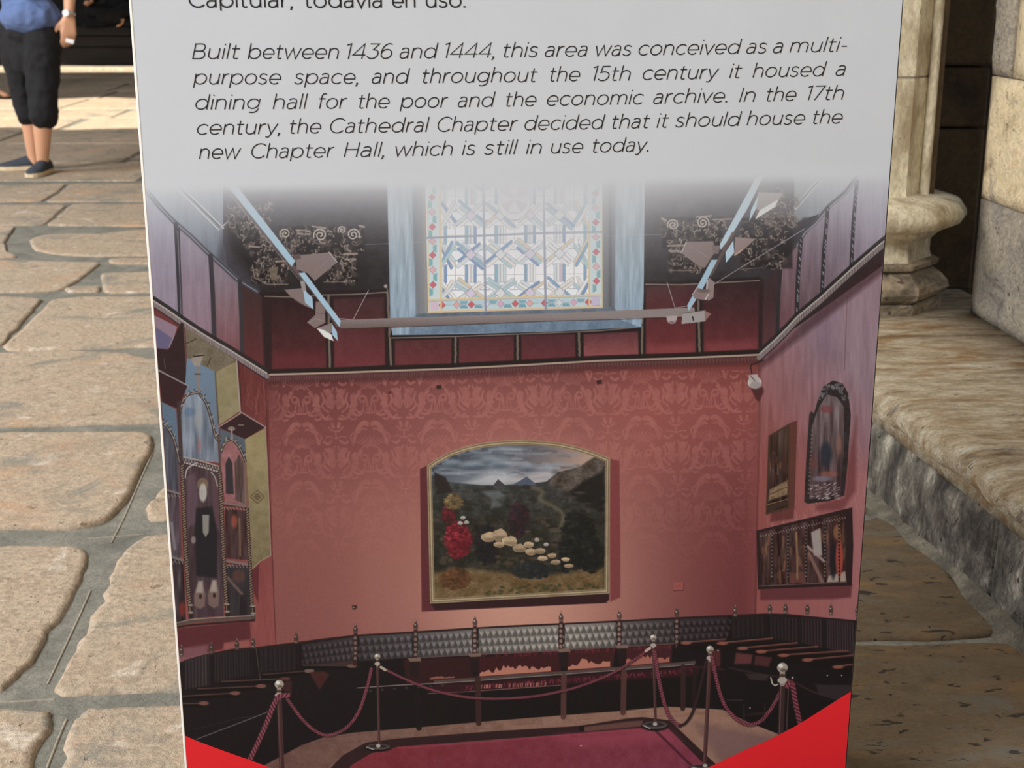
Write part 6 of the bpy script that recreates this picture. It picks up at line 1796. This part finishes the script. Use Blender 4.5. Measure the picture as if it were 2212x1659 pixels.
def add_head_extras(root, c, facing, s=1.0):
    up = Vector((0, 0, 1)); sd = facing.cross(up).normalized(); r = flat_rot(facing)
    for q in (-1, 1):
        bm = bmesh.new()
        bmesh.ops.create_uvsphere(bm, u_segments=10, v_segments=8, radius=.011 * s, matrix=Matrix.Translation(c + sd * q * .030 * s + facing * .086 * s + up * .004 * s))
        link('eye', from_bm('eye', bm, True), M_eye, root)
    blob_mesh('hair', [], M_hair, root, .012, [(c + up * .028 * s - facing * .014 * s, 1.0, (.086 * s, .104 * s, .100 * s), r), (c - facing * .045 * s - up * .01 * s, 1.0, (.078 * s, .066 * s, .085 * s), r)], 3)

def shoe(root, heel, toe, ankle, mat=M_shoe, sole_mat=M_sole, name='shoe'):
    d = (toe - heel); d.z = 0; L = d.length; d.normalize()
    sd = Vector((-d.y, d.x, 0))
    z0 = min(heel.z, toe.z)
    rows = [(0.0, .028, .062), (.10, .037, .074), (.28, .038, .080), (.45, .040, .066), (.65, .047, .050), (.82, .046, .040), (.94, .034, .032), (1.0, .016, .024)]
    n = 12
    vs, fs = [], []
    for t, hw, hh in rows:
        c = heel.lerp(toe, t); 
        for k in range(n):
            an = PI * k / (n - 1)
            vs.append(Vector((c.x, c.y, c.z)) + sd * hw * math.cos(an) + Vector((0, 0, .020 + (hh - .012) * math.sin(an) ** .8)))
    for i in range(len(rows) - 1):
        for k in range(n - 1):
            a = i * n + k
            fs.append((a, a + 1, a + n + 1, a + n))
        fs.append((i * n, (i + 1) * n, (i + 1) * n + n - 1, i * n + n - 1))
    fs.append(tuple(range(n))[::-1]); fs.append(tuple((len(rows) - 1) * n + k for k in range(n)))
    u = link(name, mesh_of(name, vs, fs, True), mat, root)
    vs, fs = [], []
    out = [heel + sd * 0 - d * .006] 
    ring = []
    for t, hw, hh in rows: ring.append((t, hw + .003))
    loop = [(t, w) for t, w in ring] + [(t, -w) for t, w in reversed(ring)]
    for z in (0.0, .024):
        for t, w in loop:
            c = heel.lerp(toe, t); vs.append(Vector((c.x, c.y, c.z + z)) + sd * w)
    m = len(loop)
    fs = [(i, (i + 1) % m, m + (i + 1) % m, m + i) for i in range(m)] + [tuple(range(m))[::-1], tuple(m + i for i in range(m))]
    link('sole', mesh_of('sole', vs, fs), sole_mat, u)
    return u

# --- the man walking past on the left (feet placed where the photograph shows them)
foot_pt = at_z(95, 376)
FY = foot_pt.y
root = empty('person', (0, 0, 0), label='man in blue shirt, black knee-length shorts and dark shoes walking past with silver watch', category='person')
def Q(px, py, dy=0.0):
    return at_y(px, py, FY + dy)
facing = Vector((-.86, -.5, 0)).normalized()
hipR, kneeR, ankR = Q(92, 92, -.04), Q(92, 224, -.06), Q(92, 343, .0)
hipL, kneeL, ankL = Q(32, 92, .10), Q(62, 222, .12), Q(72, 336, .16)
sh_R, el_R, wr_R = Q(128, -150, -.04), Q(152, -48, -.02), Q(149, 34, -.05)
sh_L, el_L, wr_L = Q(-24, -150, .12), Q(-44, -48, .16), Q(-62, 36, .10)
neck, headc = Q(48, -176, .03), Q(44, -226, .02)
chest, waist, pelv = Q(52, -110, .03), Q(54, -10, .03), Q(60, 66, .03)
bones = [(hipR, kneeR, .085, .056), (kneeR, kneeR.lerp(ankR, .32), .054, .058), (kneeR.lerp(ankR, .32), ankR, .057, .036), (ankR, ankR - Vector((0, 0, .05)), .036, .034),
         (hipL, kneeL, .085, .056), (kneeL, kneeL.lerp(ankL, .32), .054, .056), (kneeL.lerp(ankL, .32), ankL, .055, .035), (ankL, ankL - Vector((0, 0, .04)), .035, .034),
         (sh_R, el_R, .054, .042), (el_R, wr_R, .041, .028), (sh_L, el_L, .054, .042), (el_L, wr_L, .041, .028),
         (chest, headc, .060, .055), (sh_R, sh_L, .058, .058), (chest, waist, .095, .09), (waist, pelv, .09, .08)]
bones += hand_bones(wr_R, el_R, facing, .42, 1.12) + hand_bones(wr_L, el_L, facing, .35, 1.12)
blob_mesh('body', bones, M_skin, root, .0085, head_parts(headc, facing, None), 4)
add_head_extras(root, headc, facing)
rt = flat_rot(facing)
up = Vector((0, 0, 1))
bl_ = [(sh_R, sh_R.lerp(el_R, .62), .074, .072), (sh_L, sh_L.lerp(el_L, .62), .074, .072), (sh_R, sh_L, .070, .070), (sh_R.lerp(chest, .3), sh_L.lerp(chest, .3), .10, .10)]
ex_ = [(chest, 1.0, (.185, .128, .20), rt), (waist, 1.0, (.168, .132, .20), rt), (Q(56, 26, .03), 1.0, (.172, .138, .118), rt), (Q(66, 36, .01), 1.0, (.205, .175, .112), rt), (Q(92, 44, -.03), 1.0, (.10, .10, .085), rt)]
blob_mesh('shirt', bl_, M_shirt, root, .010, ex_, 5, .035)
bl_ = [(hipR + up * .0, kneeR - up * .055, .108, .080), (hipL + up * .0, kneeL - up * .060, .106, .076), (hipR + up * .04, hipL + up * .04, .105, .105), (hipR - up * .04, hipL - up * .04, .10, .10), (hipR.lerp(hipL, .5), hipR.lerp(hipL, .5) - up * .10, .11, .10), (kneeR - up * .055, kneeR - up * .06, .086, .088), (kneeR, kneeR - up * .06, .088, .088)]
blob_mesh('shorts', bl_, M_short, root, .010, [(pelv, 1.0, (.160, .13, .09), rt)], 5, .03)
g0 = Vector((0, 0, .006))
hl = Vector((at_z(99, 372).x, FY + .06, .006)); tl = hl + Vector((-.105, -.235, 0)).normalized() * .0 + Vector((-.05, -.262, 0))
shoe(root, Vector((ankR.x + .01, ankR.y + .07, .006)), Vector((ankR.x - .015, ankR.y - .20, .006)), ankR)
shoe(root, Vector((ankL.x + .055, ankL.y + .02, .006)), Vector((ankL.x - .20, ankL.y - .045, .006)), ankL)
bm = bmesh.new()
dw = (wr_R - el_R).normalized()
qm = Matrix.Translation(wr_R - dw * .012) @ dw.to_track_quat('Z', 'Y').to_matrix().to_4x4()
bmesh.ops.create_cone(bm, cap_ends=False, segments=24, radius1=.036, radius2=.035, depth=.018, matrix=qm)
wt = link('watch_strap', from_bm('watch_strap', bm, True), M_watch, root)
so = wt.modifiers.new('thick', 'SOLIDIFY'); so.thickness = .004
bm = bmesh.new()
fd = Vector((-.15, -1, .1)).normalized()
bmesh.ops.create_cone(bm, cap_ends=True, segments=24, radius1=.021, radius2=.019, depth=.012, matrix=Matrix.Translation(wr_R - dw * .012 + fd * .038) @ fd.to_track_quat('Z', 'Y').to_matrix().to_4x4())
link('watch_face', from_bm('watch_face', bm), M_white, root)
# folded paper slip in his fingers
pc = Q(151, 89, -.085)
bm = bmesh.new(); add_box(bm, -.024, .024, -.004, .004, -.012, .012, .003)
sl_ = from_bm('paper_slip', bm); sl_.transform(Matrix.Rotation(.25, 4, 'Y'))
o = link('paper_slip', sl_, M_white, None, label="small white slip held in the walking man's hand below his watch", category='paper'); o.location = pc

# --- person in black sitting on the bench at the far end
BT = ztop
root2 = empty('person', (0, 0, 0), label='person in black clothes seated on the dark stone bench at the far end', category='person')
def S(px, py, dy=0.0):
    return at_y(px, py, BY + dy)
fc = Vector((.35, -.93, 0)).normalized()
hp = Vector((S(240, 40).x, BY + .42, BT + .155))
sR, sL = hp + Vector((.17, -.02, .42)), hp + Vector((-.18, .02, .42))
hd = hp + Vector((.01, -.06, .68))
knR, knL = hp + Vector((.26, -.34, .03)), hp + Vector((-.27, -.28, .02))
anR, anL = hp + Vector((-.10, -.46, -.04)), hp + Vector((.12, -.40, -.06))
elR, elL = sR + Vector((.07, -.14, -.25)), sL + Vector((-.07, -.12, -.25))
wR, wL = Vector((S(268, 44).x, BY + .06, BT + .10)), knL + Vector((.02, -.02, .10))
bones = [(hp, sR.lerp(sL, .5), .11, .10), (sR, sL, .055, .055), (sR.lerp(sL, .5), hd, .055, .05), (sR, elR, .05, .04), (elR, wR, .04, .028), (sL, elL, .05, .04), (elL, wL, .04, .028),
         (hp, knR, .08, .055), (knR, anR, .05, .035), (hp, knL, .08, .055), (knL, anL, .05, .035)]
bones += hand_bones(wR, elR, fc, .3, 1.05) + hand_bones(wL, elL, fc, .4, 1.05)
blob_mesh('body', bones, M_skin, root2, .012, head_parts(hd, fc, None), 3)
add_head_extras(root2, hd, fc)
blob_mesh('jumper', [(sR, elR, .072, .058), (elR, elR.lerp(wR, .8), .058, .044), (sL, elL, .072, .058), (elL, elL.lerp(wL, .8), .058, .044), (sR, sL, .09, .09), (hp + up * .02, sR.lerp(sL, .5) - up * .08, .165, .16)], M_black, root2, .014, (), 4, .03)
blob_mesh('trousers', [(hp, knR, .115, .080), (knR, anR, .078, .060), (hp, knL, .115, .080), (knL, anL, .078, .060), (hp + Vector((.08, 0, 0)), hp - Vector((.08, 0, 0)), .115, .115)], M_black, root2, .014, (), 4, .03)
for a_, t_ in ((anR, Vector((-.22, -.05, 0))), (anL, Vector((.22, -.04, 0)))):
    hh = Vector((a_.x, a_.y, BT + .008)) - t_ * .15
    shoe(root2, hh, hh + t_ * 1.15, a_, M_black, M_black)

# --- someone in sandals at the left margin, only a foot in the frame
ft = at_z(14, 214)
root3 = empty('person', (0, 0, 0), label='person at left margin behind the walking man, bare foot in sandal showing', category='person')
f3 = Vector((.92, -.4, 0)).normalized(); s3 = Vector((-f3.y, f3.x, 0))
G = Vector((ft.x, ft.y, 0))
def B3(f, s, z): return G + f3 * f + s3 * s + Vector((0, 0, z))
aR, kR, hR = B3(-.19, 0, .11), B3(-.20, 0, .50), B3(-.24, .02, .92)
aL, kL, hL = B3(-.52, .20, .12), B3(-.40, .20, .51), B3(-.27, .19, .92)
nk, hd3 = B3(-.25, .1, 1.44), B3(-.22, .1, 1.62)
s1_, s2_ = B3(-.26, -.08, 1.38), B3(-.26, .29, 1.38)
e1, e2 = B3(-.30, -.15, 1.10), B3(-.30, .36, 1.10)
w1, w2 = B3(-.18, -.15, .86), B3(-.20, .37, .86)
bones = [(hR, kR, .08, .052), (kR, kR.lerp(aR, .3), .052, .055), (kR.lerp(aR, .3), aR, .055, .034), (hL, kL, .08, .052), (kL, kL.lerp(aL, .3), .052, .055), (kL.lerp(aL, .3), aL, .055, .034),
         (aR, B3(-.08, 0, .052), .034, .032), (B3(-.08, 0, .052), B3(.0, 0, .034), .032, .022), (B3(-.20, 0, .05), B3(-.08, 0, .045), .033, .034),
         (aL, B3(-.41, .2, .052), .034, .032), (B3(-.41, .2, .052), B3(-.33, .2, .034), .032, .022), (B3(-.53, .2, .05), B3(-.41, .2, .045), .033, .034),
         (s1_, e1, .05, .04), (e1, w1, .04, .027), (s2_, e2, .05, .04), (e2, w2, .04, .027), (s1_, s2_, .055, .055), (B3(-.25, .1, 1.3), hd3, .06, .052), (B3(-.25, .1, 1.3), B3(-.25, .1, .95), .085, .08)]
for k, (L_, o_) in enumerate(((.030, .022), (.026, .008), (.022, -.004), (.018, -.015), (.014, -.025))):
    r_ = .011 if k == 0 else .008
    bones.append((B3(-.01, o_, .026), B3(L_ * .8, o_, .024), r_, r_ * .9)); bones.append((B3(-.34, .2 + o_, .026), B3(-.34 + L_ * .8, .2 + o_, .024), r_, r_ * .9))
bones += hand_bones(w1, e1, f3, .35, 1.05) + hand_bones(w2, e2, f3, .35, 1.05)
blob_mesh('body', bones, M_skin, root3, .0085, head_parts(hd3, f3, None), 3)
add_head_extras(root3, hd3, f3)
M_top = plain_mat('grey_cotton', (120, 122, 126), 0.85, 0.3, 300, 0.08)
r3 = flat_rot(f3)
blob_mesh('shirt', [(s1_, s1_.lerp(e1, .6), .07, .068), (s2_, s2_.lerp(e2, .6), .07, .068), (s1_, s2_, .07, .07)], M_top, root3, .012, [(B3(-.25, .1, 1.25), 1.0, (.18, .125, .2), r3), (B3(-.25, .1, 1.03), 1.0, (.168, .13, .17), r3)], 4, .03)
blob_mesh('shorts', [(hR, kR + up * .05, .105, .085), (hL, kL + up * .05, .105, .085), (hR, hL, .11, .11)], M_short, root3, .012, (), 4, .03)
for bs_, so_ in ((-.245, 0.0), (-.575, .20)):
    vs, fs = [], []
    prof = [(0, .026), (.05, .034), (.13, .033), (.20, .043), (.255, .044), (.29, .026)]
    lp = [(bs_ + t, so_ + w) for t, w in prof] + [(bs_ + t, so_ - w) for t, w in prof[::-1]]
    for z in (.005, .020):
        for a_, b_ in lp: vs.append(B3(a_, b_, z))
    m = len(lp)
    fs = [(i, (i + 1) % m, m + (i + 1) % m, m + i) for i in range(m)] + [tuple(range(m))[::-1], tuple(m + i for i in range(m))]
    sd_ = link('sandal', mesh_of('sandal', vs, fs), M_hair, root3)
    vs, fs = [], []
    for k in range(9):
        an = PI * k / 8
        for w_ in (-.012, .012):
            vs.append(B3(bs_ + .19 + w_, so_ + .040 * math.cos(an), .018 + .038 * math.sin(an)))
    for k in range(8): fs.append((2 * k, 2 * k + 1, 2 * k + 3, 2 * k + 2))
    link('strap', mesh_of('strap', vs, fs, True), M_hair, sd_)
